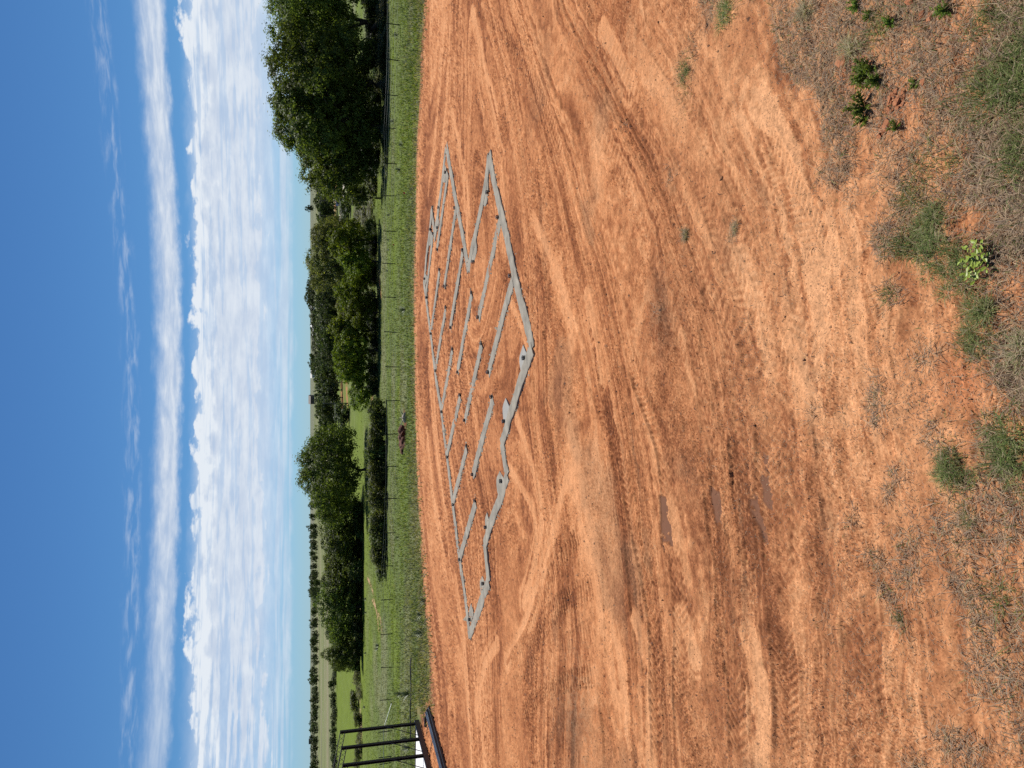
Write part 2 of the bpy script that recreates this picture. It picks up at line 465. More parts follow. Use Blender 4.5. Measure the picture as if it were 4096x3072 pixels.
# wheel and crawler tracks: (photograph points, width m, lug pitch m, rut depth m, lug height m, kind)
TR = [
    ([(2085, 2880), (2156, 2788), (2265, 2731), (2389, 2703)], .62, .17, .010, .026, 'bar'),
    ([(2043, 2665), (2095, 2570), (2142, 2476), (2200, 2310), (2265, 2207), (2327, 2126)], .60, .17, .012, .028, 'bar'),
    ([(2110, 2650), (2152, 2520), (2213, 2435), (2294, 2381), (2385, 2350)], .62, .16, .006, .020, 'bar'),
    ([(2230, 2600), (2313, 2551), (2385, 2505)], .60, .17, .010, .024, 'bar'),
    ([(2280, 2660), (2340, 2625), (2395, 2600)], .60, .17, .006, .020, 'bar'),
    ([(2050, 2760), (2120, 2640), (2190, 2500), (2260, 2420), (2340, 2380)], .60, .17, .008, .022, 'bar'),
    ([(1985, 130), (2030, 148), (2062, 161), (2118, 199), (2135, 240)], .55, .18, .02, .030, 'bar'),
    ([(2403, 2690), (2412, 2807), (2427, 2902), (2441, 3100)], .50, .22, .02, .040, 'chev'),
    ([(2204, 1560), (2237, 1690), (2260, 1785), (2285, 1900)], .46, .22, .012, .030, 'chev'),
    ([(2290, 1640), (2340, 1830), (2390, 2060), (2420, 2280), (2430, 2500), (2436, 2700)], .40, .20, .012, .022, 'chev'),
    ([(2360, 1480), (2407, 1634), (2450, 1728), (2483, 1818), (2511, 1975), (2535, 2093), (2568, 2235), (2582, 2310), (2611, 2475), (2620, 2617), (2622, 2760), (2628, 2950), (2630, 3100)], .50, .24, .025, .040, 'chev'),
    ([(2510, 1400), (2573, 1572), (2611, 1667), (2649, 1785), (2663, 1904), (2677, 1998), (2690, 2117), (2703, 2235), (2711, 2354), (2720, 2475), (2725, 2617), (2722, 2760), (2725, 2902), (2725, 3100)], .52, .20, .030, .036, 'chev'),
    ([(2835, 1900), (2848, 1960), (2858, 2084), (2875, 2180), (2893, 2300), (2893, 2428), (2910, 2547), (2924, 2641), (2945, 2736), (2950, 2878), (2960, 3100)], .50, .19, .018, .026, 'chev'),
    ([(2924, 1650), (2948, 1856), (2953, 1998), (2967, 2117), (2986, 2259)], .30, .20, .016, .022, 'chev'),
    ([(3060, 1640), (3070, 1800), (3068, 1960), (3090, 2120), (3105, 2300), (3114, 2414), (3129, 2570), (3138, 2712), (3143, 2854), (3150, 3100)], .58, .17, .030, .030, 'chev'),
    ([(3440, 2340), (3465, 2523), (3484, 2760), (3490, 2950)], .45, .20, .015, .016, 'chev'),
    ([(2389, 480), (2436, 569), (2498, 663), (2560, 740)], .60, .18, .008, .030, 'bar'),
    ([(2430, 170), (2480, 240), (2530, 340)], .55, .17, .004, .018, 'bar'),
    ([(2440, 170), (2490, 280), (2560, 400)], .5, .17, .004, .016, 'bar'),
    ([(2590, 820), (2640, 900), (2680, 990)], .55, .18, .008, .020, 'bar'),
    ([(2600, 960), (2630, 1060), (2664, 1150)], .5, .18, .012, .026, 'bar'),
    ([(2782, 1000), (2820, 1118), (2877, 1213), (2930, 1270), (2980, 1350), (3006, 1449), (3025, 1600)], .52, .18, .014, .034, 'bar'),
    ([(2190, 780), (2237, 928), (2280, 1070), (2278, 1180)], .42, .20, .008, .022, 'chev'),
    ([(2355, 976), (2412, 1118), (2464, 1260), (2521, 1426)], .30, .22, .015, .012, 'chev'),
    ([(3040, 500), (3076, 592), (3166, 758), (3230, 880), (3290, 1010), (3330, 1120)], .48, .17, .012, .020, 'chev'),
    ([(3390, 880), (3408, 928), (3441, 999), (3474, 1070), (3500, 1150)], .46, .19, .012, .026, 'bar'),
    ([(3060, 1380), (3095, 1440), (3143, 1497), (3190, 1568)], .45, .17, .024, .034, 'chev'),
    ([(1900, 30), (2000, 110), (2080, 240), (2180, 420), (2260, 620)], .5, .2, .010, .014, 'bar'),
    ([(1950, 700), (2060, 900), (2150, 1130), (2200, 1400)], .45, .2, .010, .014, 'chev'),
]
WET = [[(2636, 1995), (2662, 1990), (2694, 2190), (2682, 2236), (2645, 2180)],
       [(2968, 1810), (2985, 1840), (3012, 1955), (3048, 2055), (3066, 2180), (3040, 2160), (3005, 2040), (2985, 1930)],
       [(3120, 2196), (3152, 2190), (3158, 2288), (3124, 2288)], [(3055, 1690), (3085, 1700), (3092, 1795), (3066, 1800)],
       [(3048, 1830), (3082, 1830), (3084, 2040), (3058, 2030)], [(3650, 2290), (3700, 2270), (3765, 2350), (3768, 2435), (3700, 2445), (3655, 2380)],
       [(3606, 2120), (3642, 2105), (3650, 2185), (3612, 2195)], [(2990, 2745), (3015, 2735), (3034, 2800), (3030, 2860), (3008, 2830)],
       [(2835, 1945), (2870, 1955), (2880, 2085), (2845, 2105)], [(2695, 2235), (2735, 2230), (2745, 2310), (2700, 2315)],
       [(2785, 1880), (2800, 1960), (2806, 2110), (2798, 2110), (2782, 1960)], [(3580, 2060), (3625, 2050), (3640, 2100), (3600, 2130)]]
LIGHT = [([(1248, 975), (1215, 1060), (1195, 1140), (1175, 1230), (1140, 1350), (1095, 1430)], .35), ([(1115, 900), (1145, 1000), (1168, 1085)], .30),
         ([(975, 240), (1000, 360), (1012, 480), (1012, 540)], .45), ([(1150, 470), (1190, 560), (1225, 660), (1235, 740)], .28), ([(1375, 1340), (1396, 1420), (1402, 1500), (1398, 1690)], .30),
         ([(1232, 930), (1258, 1080), (1300, 1250), (1325, 1400), (1335, 1480)], .55), ([(922, 930), (940, 1090), (975, 1250)], .45), ([(985, 1250), (1005, 1400), (1025, 1690)], .5),
         ([(1640, 220), (1700, 350), (1740, 520), (1765, 680), (1775, 800)], .75), ([(1050, 1690), (1040, 1560), (1040, 1480)], .4), ([(1075, 1390), (1045, 1440), (1030, 1540)], .4),
         ([(1100, 640), (1130, 720), (1140, 800)], .2), ([(960, 60), (940, 300), (925, 420)], .4), ([(1020, 20), (1050, 160), (1090, 320)], .3), ([(1300, 60), (1360, 190)], .5),
         ([(1270, 640), (1290, 760), (1300, 820)], .35), ([(1600, 560), (1640, 700), (1660, 800)], .35), ([(1470, 1330), (1500, 1420)], .4), ([(1450, 1100), (1480, 1250)], .3),
         ([(1170, 1130), (1150, 1230), (1130, 1300)], .5), ([(1620, 1380), (1640, 1520), (1640, 1690)], .45), ([(1100, 1010), (1150, 1100), (1160, 1160)], .25)]
DARK = [([(1625, 75), (1650, 120), (1690, 165), (1715, 205)], .10), ([(1960, 1330), (1935, 1310), (1905, 1255)], .08), ([(1160, 560), (1190, 700), (1212, 820)], .35), ([(1165, 860), (1185, 1010)], .3), ([(1420, 620), (1440, 740)], .4), ([(1345, 1200), (1385, 1380), (1380, 1690)], .30),  # first stroke: shadow of the small foreground bank, painted as darker soil
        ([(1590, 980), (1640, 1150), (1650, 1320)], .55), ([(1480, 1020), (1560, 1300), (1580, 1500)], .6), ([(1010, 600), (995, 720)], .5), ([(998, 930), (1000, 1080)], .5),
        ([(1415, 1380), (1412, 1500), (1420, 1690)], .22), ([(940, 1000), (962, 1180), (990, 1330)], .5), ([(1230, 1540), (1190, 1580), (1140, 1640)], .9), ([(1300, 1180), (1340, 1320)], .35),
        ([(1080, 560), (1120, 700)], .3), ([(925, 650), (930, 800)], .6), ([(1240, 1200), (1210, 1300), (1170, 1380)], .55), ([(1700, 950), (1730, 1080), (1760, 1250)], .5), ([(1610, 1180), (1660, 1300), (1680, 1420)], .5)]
# places where dead and green grass grows in the foreground, in overview coordinates
TURF_POLY = np.array(ov([(1480, -60), (1530, 40), (1650, 20), (1680, 110), (1700, 160), (1775, 235), (1800, 300), (1775, 380), (1850, 470), (1890, 545), (1965, 555), (2060, 640), (2090, 770), (2140, 800), (2215, 850), (2330, 900), (2330, -60)]))
TUFTS = [(1480, 170, 22, 75, .55), (1450, 385, 12, 25, .5), (1590, 490, 10, 28, .7), (1345, 250, 10, 12, .3), (1890, 870, 16, 45, .8), (1935, 1010, 18, 30, .6), (1920, 1050, 14, 24, .8),
         (2190, 960, 34, 62, 1.2), (2065, 1010, 26, 48, 1.0), (2030, 950, 14, 30, .8), (2112, 1025, 24, 26, .8), (2170, 760, 40, 50, .9), (1945, 1330, 22, 26, .8), (1920, 1280, 14, 22, .9), (1900, 1215, 14, 20, .7),
         (2080, 1150, 50, 70, .5), (2120, 1290, 60, 90, .42), (2150, 1450, 60, 100, .36), (2060, 1590, 40, 50, .42), (2190, 1080, 40, 60, .45), (2200, 1600, 40, 60, .4), (1960, 1180, 40, 60, .35), (1770, 900, 10, 18, .4), (1915, 630, 18, 22, .8), (2000, 770, 20, 30, .5), (1420, 650, 14, 30, .3), (1480, 560, 10, 14, .3),
         (1240, 1560, 40, 60, .35), (1960, 1230, 30, 40, .5), (2180, 1180, 30, 40, .5), (1990, 1130, 14, 20, .6), (1850, 1120, 12, 18, .5), (2205, 1330, 30, 60, .6), (1780, 1350, 14, 30, .3), (1610, 700, 8, 10, .3), (1990, 1650, 30, 30, .5)]
TUFT_W = [(pad(a * S, b * S), pad((a + ra) * S, b * S), pad(a * S, (b + rb) * S), k) for a, b, ra, rb, k in TUFTS]
def turf_density(x, y):
    wx = x + .34 * fbm(x * 1.5, y * 1.5, 201, 4, .6); wy = y + .34 * fbm(x * 1.5, y * 1.5, 211, 4, .6)
    d = np.zeros(x.shape)
    ins = inpoly(wx, wy, TURF_POLY)
    d = np.where(ins, .66 + 1.15 * fbm(x * 1.5, y * 1.5, 221, 4, .6), 0)
    d = np.clip(d, 0, 1.0)
    for c, cv, ch, k in TUFT_W:
        ry = max(.05, abs(c[1] - cv[1])); rx = max(.05, abs(c[0] - ch[0]))
        q = ((wx - c[0]) / rx) ** 2 + ((wy - c[1]) / ry) ** 2
        d = np.maximum(d, k * np.exp(-q * .9))
    return d

# rows and columns of the sheet: fine near by, coarser with distance
def row_positions():
    ys = [-80, -40, -20, -8, -3, 0, 1.5, 2.6]
    y = 3.4
    while y < 60:
        ys.append(y); y += max(.012, (.95 if y < 10 else .56 if y < 30 else .80) * (y * y + CAM_H ** 2) / (CAM_H * 769))
    while y < 9000:
        ys.append(y); y += max(.5, 1.0 * y * y / (CAM_H * 769) * .55) if y < 400 else y * .05
    return np.array(ys)
RY = row_positions()
tc_ = np.arange(-.60, .6001, 1.28 / 769)
side = .60 + np.cumsum(np.geomspace(.004, .5, 26))
TC = np.concatenate([-side[::-1], tc_, side])
DEP = np.maximum(RY, 0) * CP + CAM_H * SP
gx = (TC[None, :] * DEP[:, None]).ravel(); gy = np.repeat(RY, len(TC))
nR, nC = len(RY), len(TC)
cell = np.repeat(DEP / 769, nC)               # one picture pixel at that distance
zz = zmac(gx, gy)
edge = pad_edge(gx) + .9 * fbm(gx * .7, gy * .1, 41, 3) + .45 * fbm(gx * 5, gy * .8, 44, 3)
onpad = sstep(edge - gy, -.45, .45)
near = gy < 62
xi, yi_ = gx[near], gy[near]
lev = streak_level(xi, yi_)
wl = lev + .25 * fbm(xi * .35, yi_ * .35, 51, 2)
st1 = fbm(wl * 1.1, xi * .05, 61, 3); st2 = fbm(wl * 3.7, xi * .10, 65, 3, .6); st3 = fbm(wl * 9.0, xi * .22, 71, 2)
blot = fbm(xi * .22, yi_ * .22, 75, 4); bl2 = fbm(xi * 1.1, yi_ * 1.1, 79, 4); grit = fbm(xi * 7, yi_ * 7, 83, 3, .7)
st4 = fbm(wl * 16, xi * .7, 87, 2, .7); st5 = fbm(wl * 30, xi * 1.6, 89, 1)
crm = sstep(fbm(xi * .4, yi_ * .4, 401, 3) + .8 * fbm(wl * 5, xi * .3, 405, 2), -.35, .35)
vr = RNG.normal(0, 1, len(xi)); vr2 = RNG.normal(0, 1, len(xi))
scr = sstep(fbm(wl * 1.9, xi * .10, 411, 2) + .55 * fbm(wl * 7, xi * .45, 415, 3, .6) + .22 * grit, .02, .20)
speck = (vr2 > 1.25) * crm * (1 - scr)
fore = sstep(yi_, 15.5, 9.5)                  # unploughed foreground, streaks die away
tone = .54 + (.30 * st1 + .26 * st2 + .16 * st3) * (1 - .68 * fore) + .16 * blot + .12 * bl2 + .16 * grit + .17 * st4 + .13 * st5 + (.05 + .085 * crm) * vr + .17 * (scr - .4) * (1 - .5 * fore) - .34 * speck
rel = (1 - .5 * scr) * (.020 * st2 + .022 * st3) * (1 - .7 * fore) + .022 * bl2 + .020 * grit + .03 * blot + cell[near] * (.15 + .40 * crm) * vr2 + .010 * st4
rel = rel * (1 - .45 * scr)
for pts, w_ in LIGHT:
    L = smooth_line(np.array(ov(pts)), .4)
    idx, s_, l_ = along(xi, yi_, L, w_ * 2)
    if len(idx): lw_ = l_ + w_ * .5 * fbm(s_ * .7, l_ * 3, 93, 3); k = np.exp(-(lw_ / w_) ** 4) * sstep(fbm(s_ * .5, l_ * 6, 91, 3) + .3 * grit[idx], -.35, .05); tone[idx] += (.98 - tone[idx]) * .85 * k; rel[idx] *= (1 - .75 * k)
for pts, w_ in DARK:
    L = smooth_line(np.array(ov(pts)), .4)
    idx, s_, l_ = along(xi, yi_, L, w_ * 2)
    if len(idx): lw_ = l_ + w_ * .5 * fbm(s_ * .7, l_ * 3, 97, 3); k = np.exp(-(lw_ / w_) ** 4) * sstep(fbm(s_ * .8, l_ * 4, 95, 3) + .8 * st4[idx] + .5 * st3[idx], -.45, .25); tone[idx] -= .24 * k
rut = np.zeros(len(xi))
rt = random.Random(11)
for k in range(26):                            # many shallow passes that follow the grader's sweep
    b_ = rt.choice((3, 3, 4, 4, 4, 5, 5, 6)); f_ = rt.uniform(0, 1); A_, B_ = FLOW[b_ - 1], FLOW[b_]
    ts = np.linspace(0, 1, 9); s0 = rt.uniform(0, .55); s1 = min(1, s0 + rt.uniform(.25, .6))
    def on(Ln, t):
        Q = np.array(Ln, float); u = np.linspace(0, 1, len(Q)); return np.array([np.interp(t, u, Q[:, 0]), np.interp(t, u, Q[:, 1])])
    pts = [tuple((on(A_, t) * (1 - f_) + on(B_, t) * f_ + np.array([rt.uniform(-6, 6), 0])) * S) for t in s0 + (s1 - s0) * ts]
    TR.append((pts, rt.uniform(.24, .40), rt.uniform(.2, .3), rt.uniform(.003, .010), rt.uniform(.006, .014), 'chev'))
for ti, (pts, w_, pitch, dep, lug, kind) in enumerate(TR):
    L0 = wp(pts)
    pitch *= (.66 if kind == 'chev' else 1.12); lug *= (.80 if kind == 'chev' else 1.8 if L0[:, 1].mean() > 17 else .5); dep *= .9; w_ *= (1.0 if kind == 'chev' else .8)
    L = smooth_line(wp(pts), .15)
    idx, s_, l_ = along(xi, yi_, L, w_ * .5 + .22)
    if not len(idx): continue
    tot = s_.max()
    fade = sstep(s_, 0, .5) * sstep(tot - s_, 0, .5) * np.maximum(sstep(fbm(s_ * .5 + ti * 7, l_ * .7, 101, 2), -.85, -.15), .8 if ti < 7 else 0)
    a = np.abs(l_) / (w_ / 2)
    inn = sstep(a, 1.06, .92)
    if kind == 'bar': ph = s_ / pitch + .08 * fbm(s_ * 3, l_ * 3, 105, 2)
    else: ph = (s_ + np.abs(l_) * .75 + np.where(l_ > 0, pitch / 2, 0)) / pitch
    jit = fbm(s_ * 2.2 + ti * 3, l_ * 4, 109, 3); wv = .5 + .5 * np.cos(2 * math.pi * (ph + .16 * jit)); wv = sstep(wv, .25, .75) * (.55 + .45 * sstep(jit, -.5, .3))
    gap = sstep(a, .02, .10) if kind == 'chev' else sstep(np.abs(a - .5), .0, .05)
    shape = -dep + lug * (wv * gap - .45)
    lip = dep * .8 * np.exp(-((a - 1.12) / .12) ** 2)
    rel[idx] = rel[idx] * (1 - .55 * fade * inn) + fade * (inn * shape + lip)
    tone[idx] += fade * inn * ((.16 if kind == 'chev' else .46 if L0[:, 1].mean() > 17 else .22) * (wv * gap - .5) - .04 - 1.5 * dep)
    rut[idx] = np.maximum(rut[idx], fade * inn)
wet = np.zeros(len(xi))
wxx = xi + .13 * fbm(xi * 1.8, yi_ * 1.8, 111, 3, .5); wyy = yi_ + .16 * fbm(xi * 1.8, yi_ * 1.8, 115, 3, .5)
for P in (WET[0], WET[1], WET[4], WET[8]):
    k = inpoly(wxx, wyy, wp(P)); wet[k] = 1
damp = np.zeros(len(xi))
for c, rx, ry, k in [((2760, 2030), 3.0, 2.4, .55), ((3000, 2000), 1.6, 1.5, .6), ((3690, 2360), .75, .6, .9), ((2950, 2700), 2.0, 1.2, .45), ((2640, 2300), 2.0, 1.4, .35), ((2660, 1300), 1.2, 1.2, .5)]:
    p = pad(*c); damp = np.maximum(damp, k * np.exp(-((xi - p[0]) / rx) ** 2 - ((yi_ - p[1]) / ry) ** 2))
damp *= sstep(bl2 * .6 + st2 * .8 + st4 * .8 + .15 * vr, -.35, .35)
wet = np.where(grit * .6 + bl2 > .38, 0, wet)
rel = np.where(wet > .5, rel * .15 - .03, rel)
td = turf_density(xi, yi_)
rel += .05 * np.clip(td, 0, 1) * fbm(xi * 2.6, yi_ * 2.6, 121, 3) + fore * (.020 * fbm(xi * 5, yi_ * 5, 125, 3, .6) + .03 * fbm(xi * 1.6, yi_ * 1.6, 127, 2))
for fr_, sd_, am in ((1.1, 421, 1.0), (2.3, 425, .7)):
    nz = fbm(wl * fr_ + .15 * grit * .3, xi * .035, sd_, 2)
    ln_ = np.exp(-(nz / (.035 * fr_)) ** 2) * sstep(fbm(xi * .25, wl * 2, sd_ + 2, 2), -.3, .25) * (1 - .75 * fore) * am
    rel += .030 * ln_ * (1 - rut); tone -= .16 * ln_ * (1 - rut);  # windrow ridges: raised, and their shadow line also painted into the tone
    tone += .14 * am * np.exp(-((nz - .11 * fr_) / (.06 * fr_)) ** 2) * (1 - fore)
tone = .53 + (tone - .53) * 1.22
tone = np.clip(tone - .30 * damp, -.1, 1.2)
# albedo of the red earth from damp rust to dry dust
RAMP = np.array([[.115, .037, .015], [.225, .078, .031], [.345, .134, .054], [.460, .198, .084], [.570, .272, .126]])
RX = np.array([-.1, .24, .52, .80, 1.2])
colr = np.stack([np.interp(tone, RX, RAMP[:, i]) for i in range(3)], 1)
# the foreground is a little paler and yellower
colr *= (1 + fore[:, None] * (np.array([1.05, 1.15, 1.24]) - 1))
grey = sstep(fbm(xi * .5, yi_ * .5, 131, 4) + .45 * fbm(wl * 2.2, xi * .1, 135, 2), .12, .55) * sstep(yi_, 24, 16) * .35
for c, rx, ry, k in [((2310, 2900), 1.8, 1.3, .55), ((2640, 1250), .8, .9, .35), ((2420, 300), 2, 2, .3)]:
    p = pad(*c); grey = np.maximum(grey, k * np.exp(-((xi - p[0]) / rx) ** 2 - ((yi_ - p[1]) / ry) ** 2) * sstep(bl2 + grit + .8 * st4 + .3 * vr, -.1, .5))
g_edge = np.exp(-((edge[near] - yi_) / 1.3) ** 2) * .6
grey = np.maximum(grey, g_edge * sstep(st3 + grit, -.6, .5))
colr = colr * (1 - grey[:, None]) + (np.array([.185, .112, .064]) * (1 + .22 * vr[:, None])) * grey[:, None]
colr = colr * (1 - .42 * np.clip(td, 0, 1)[:, None]) + np.array([.25, .155, .085]) * (.42 * np.clip(td, 0, 1)[:, None])
colr = colr * (1 - wet[:, None]) + np.array([.160, .070, .038]) * wet[:, None]
# red bank of broken stone beside the weeds
for v_, y_, r_ in [(3420, 250, .28), (3390, 300, .22), (3590, 400, .25), (3540, 500, .15), (3680, 930, .2), (3850, 1520, .3)]:
    p = pad(v_, y_); k = np.exp(-((xi - p[0]) ** 2 + (yi_ - p[1]) ** 2) / r_ ** 2 * 1.2) * .85
    colr = colr * (1 - k[:, None]) + np.array([.43, .165, .070]) * k[:, None]

C = np.zeros((len(gx), 3)); W = np.zeros(len(gx)); TU = np.ones(len(gx))
# turf and fields beyond the pad
f1 = fbm(gx * .12, gy * .12, 141, 4); f2 = fbm(gx * .9, gy * .9, 145, 3); f3 = fbm(gx * .018, gy * .03, 149, 3)
G0 = np.array([.108, .140, .040]); G1 = np.array([.118, .160, .018]); G2 = np.array([.180, .180, .100]); G3 = np.array([.150, .165, .070]); G4 = np.array([.21, .19, .115])
C[:] = G0
k = sstep(f1, .05, .5); C = C * (1 - .6 * k[:, None]) + G2 * .6 * k[:, None]
k = sstep(f1 + .2 * f2, -.05, -.5); C = C * (1 - .7 * k[:, None]) + G1 * .7 * k[:, None]
k = sstep(gy, 100, 160) * sstep(gx, 10, -20); C = C * (1 - .9 * k[:, None]) + G1 * .9 * k[:, None]           # the bright field
k = sstep(gy, 290, 320); C = C * (1 - k[:, None]) + (G3 * (1 + .25 * f3[:, None])) * k[:, None]
k = sstep(fbm(gx * .004, gy * .02, 153, 3), -.05, .35) * sstep(gy, 300, 380); C = C * (1 - .8 * k[:, None]) + G4 * .8 * k[:, None]
k = sstep(fbm(gx * .006 + 5, gy * .025, 157, 3), .15, .4) * sstep(gy, 330, 420); C = C * (1 - .7 * k[:, None]) + np.array([.10, .115, .055]) * .7 * k[:, None]
k = sstep(gy, 900, 1500); C = C * (1 - .6 * k[:, None]) + np.array([.13, .14, .105]) * .6 * k[:, None]
def dirt_line(pts, w_, col, amt=1.0):
    global C
    L = smooth_line(np.array([tuple(hit(a, b))[:2] for a, b in pts]), 1.0)
    idx, s_, l_ = along(gx, gy, L, w_ * 2.5)
    if len(idx):
        k = (np.exp(-(l_ / w_) ** 2 * 2) * sstep(fbm(s_ * .5, l_ * 2, 161, 3), -.5, .1) * amt)[:, None]
        C[idx] = C[idx] * (1 - k) + np.array(col) * k
RED = (.34, .15, .075)
dirt_line([(1470, 2310), (1487, 2350), (1497, 2400), (1508, 2460), (1516, 2530)], .45, (.45, .27, .16))
dirt_line([(1490, 2400), (1505, 2440), (1522, 2480), (1528, 2540)], .45, (.45, .27, .16))
dirt_line([(1597, 1550), (1597, 1600), (1596, 1640)], .25, (.42, .25, .15))
dirt_line([(1500, 1490), (1497, 1520), (1490, 1580), (1484, 1620)], 1.4, RED)
dirt_line([(1516, 1110), (1520, 1150), (1524, 1190)], 1.2, RED)
dirt_line([(1346, 740), (1340, 800), (1338, 880)], 9, RED, .9)
dirt_line([(1365, 1525), (1368, 1580), (1372, 1640)], 9, (.36, .15, .075))
dirt_line([(1385, 1530), (1388, 1580), (1390, 1636)], 5, (.36, .15, .075))
dirt_line([(1440, 2840), (1443, 2890), (1446, 2910)], 2.2, (.52, .33, .22))
dirt_line([(1440, 2960), (1442, 3000)], 1.6, (.46, .28, .18))
dirt_line([(1452, 2100), (1450, 2200), (1443, 2420), (1441, 2480)], 1.4, (.35, .20, .12), .8)
dirt_line([(1688, 2640), (1697, 2720), (1702, 2780), (1690, 2830)], .6, RED, .8)
fr_ = np.exp(-((gy - edge - .6) / 2.0) ** 2) * sstep(fbm(gx * 1.3, gy * .6, 171, 3) + .5 * fbm(gx * 6, gy * 2, 173, 2), -.35, .35) * .75
C = C * (1 - fr_[:, None]) + np.array([.24, .165, .085]) * fr_[:, None]
zz = zz + (1 - onpad) * (sstep(gy, 62, 30)) * .03 * f2
# the grubbed-out hole in the turf
HC = [hit(1618, 1690), hit(1612, 1730)]
hole = np.zeros(len(gx))
for c, rx, ry, dp in [((1611, 1672), .75, 2.2, .45), ((1617, 1700), .9, 2.9, .30), ((1616, 1733), .9, 2.6, .28)]:
    p = hit(*c); q = ((gx - p.x) / rx) ** 2 + ((gy - p.y) / ry) ** 2 + .5 * f2
    k = np.exp(-np.clip(q, 0, 50) ** 1.5); hole = np.maximum(hole, k); zz -= dp * k
kk = sstep(hole, .15, .45); C = C * (1 - kk[:, None]) + np.array([.15, .062, .034]) * kk[:, None]
TU *= (1 - kk)
k = onpad[near]
C[near] = C[near] * (1 - k[:, None]) + colr * k[:, None]
W[near] = wet * k; TU = TU * (1 - onpad)
zz[near] += rel * k * sstep(yi_, 62, 50)
ii = np.arange(nR * nC).reshape(nR, nC)
F = np.stack([ii[:-1, :-1].ravel(), ii[:-1, 1:].ravel(), ii[1:, 1:].ravel(), ii[1:, :-1].ravel()], 1)
me = npmesh('ground', np.stack([gx, gy, zz], 1), F, MAT['earth'], C, True, {'wet': W, 'turf': TU})
ground = link('ground', me); ground['kind'] = 'structure'
# bilinear-ish lookup of the finished surface for things that stand on it
ZG = zz.reshape(nR, nC); CG = C.reshape(nR, nC, 3)
def surf(x, y):
    x = np.asarray(x, float); y = np.asarray(y, float)
    j = np.clip(np.searchsorted(RY, y) - 1, 0, nR - 2)
    fy = np.clip((y - RY[j]) / (RY[j + 1] - RY[j]), 0, 1)
    dd = np.maximum(y, 0) * CP + CAM_H * SP
    t = x / dd
    i = np.clip(np.searchsorted(TC, t) - 1, 0, nC - 2)
    fx = np.clip((t - TC[i]) / (TC[i + 1] - TC[i]), 0, 1)
    return (ZG[j, i] * (1 - fx) + ZG[j, i + 1] * fx) * (1 - fy) + (ZG[j + 1, i] * (1 - fx) + ZG[j + 1, i + 1] * fx) * fy, CG[j, i]
def zat(x, y): return float(surf(np.array([x]), np.array([y]))[0][0])

# ------------------------------------------------------------------ concrete footings
def strip_mesh(P, w_, ztop, seed, name, m, ends=(0, 0)):
    L = smooth_line(P, .14) if len(P) > 2 else np.array([np.asarray(P[0]) + (np.asarray(P[1]) - np.asarray(P[0])) * t for t in np.linspace(0, 1, max(4, int(np.hypot(*(np.asarray(P[1]) - np.asarray(P[0]))) / .14)))])
    d = np.gradient(L, axis=0); d /= np.linalg.norm(d, axis=1)[:, None] + 1e-9
    nrm = np.stack([-d[:, 1], d[:, 0]], 1)
    n = len(L); s_ = np.concatenate([[0], np.cumsum(np.linalg.norm(np.diff(L, axis=0), axis=1))])
    hw = w_ / 2
    el = hw + .05 * fbm(s_ * 1.6, s_ * 0 + seed, 301, 3) + .035 * fbm(s_ * 9, s_ * 0 + seed, 305, 2)
    er = hw + .05 * fbm(s_ * 1.6, s_ * 0 + seed + 5, 301, 3) + .035 * fbm(s_ * 9, s_ * 0 + seed + 5, 305, 2)
    tz = ztop + .008 * fbm(s_ * 1.2, s_ * 0 + seed, 311, 2)
    V = []
    # cross-section: outer foot, upper rim, inner top (x3), rim, foot
    for k, (off, dz) in enumerate([(1.12, -.12 - ztop), (1.03, -.012), (.80, 0), (0, .002), (-.80, 0), (-1.03, -.012), (-1.12, -.12 - ztop)]):
        e_ = el if off > 0 else er
        jag = .012 * fbm(s_ * 11, s_ * 0 + k * 3.7 + seed, 315, 2) * (abs(off) > .9)
        V.append(np.concatenate([L + nrm * (e_ * off + jag)[:, None], (tz + dz + jag * .6)[:, None]], 1))
    V = np.array(V).transpose(1, 0, 2).reshape(-1, 3)
    K = 7
    F = [(i * K + k, i * K + k + 1, (i + 1) * K + k + 1, (i + 1) * K + k) for i in range(n - 1) for k in range(K - 1)]
    F += [tuple(range(K)), tuple(range((n - 1) * K, n * K))[::-1]]
    mm = bpy.data.meshes.new(name); mm.from_pydata([tuple(v) for v in V], [], F); mm.materials.append(m); mm.update()
    return mm
def slab_poly(P, ztop, seed, name, m):
    P = np.asarray(P, float); Q = smooth_line(np.vstack([P, P[:1]]), .1)[:-1]
    c = Q.mean(0); n = len(Q)
    s_ = np.arange(n) * .1
    Q = Q + (Q - c) / (np.linalg.norm(Q - c, axis=1)[:, None] + 1e-6) * (.025 * fbm(s_ * 3, s_ * 0 + seed, 321, 3))[:, None]
    V = [(q[0], q[1], ztop) for q in Q] + [(q[0] + (q[0] - c[0]) * .08, q[1] + (q[1] - c[1]) * .08, -.12) for q in Q] + [(c[0], c[1], ztop + .003)]
    F = [(i, (i + 1) % n, n + (i + 1) % n, n + i)[::-1] for i in range(n)] + [(i, (i + 1) % n, 2 * n) for i in range(n)]
    a = sum(Q[i][0] * Q[(i + 1) % n][1] - Q[(i + 1) % n][0] * Q[i][1] for i in range(n))
    if a < 0: F = [f[::-1] for f in F]
    mm = bpy.data.meshes.new(name); mm.from_pydata(V, [], F); mm.materials.append(m); mm.update()
    return mm
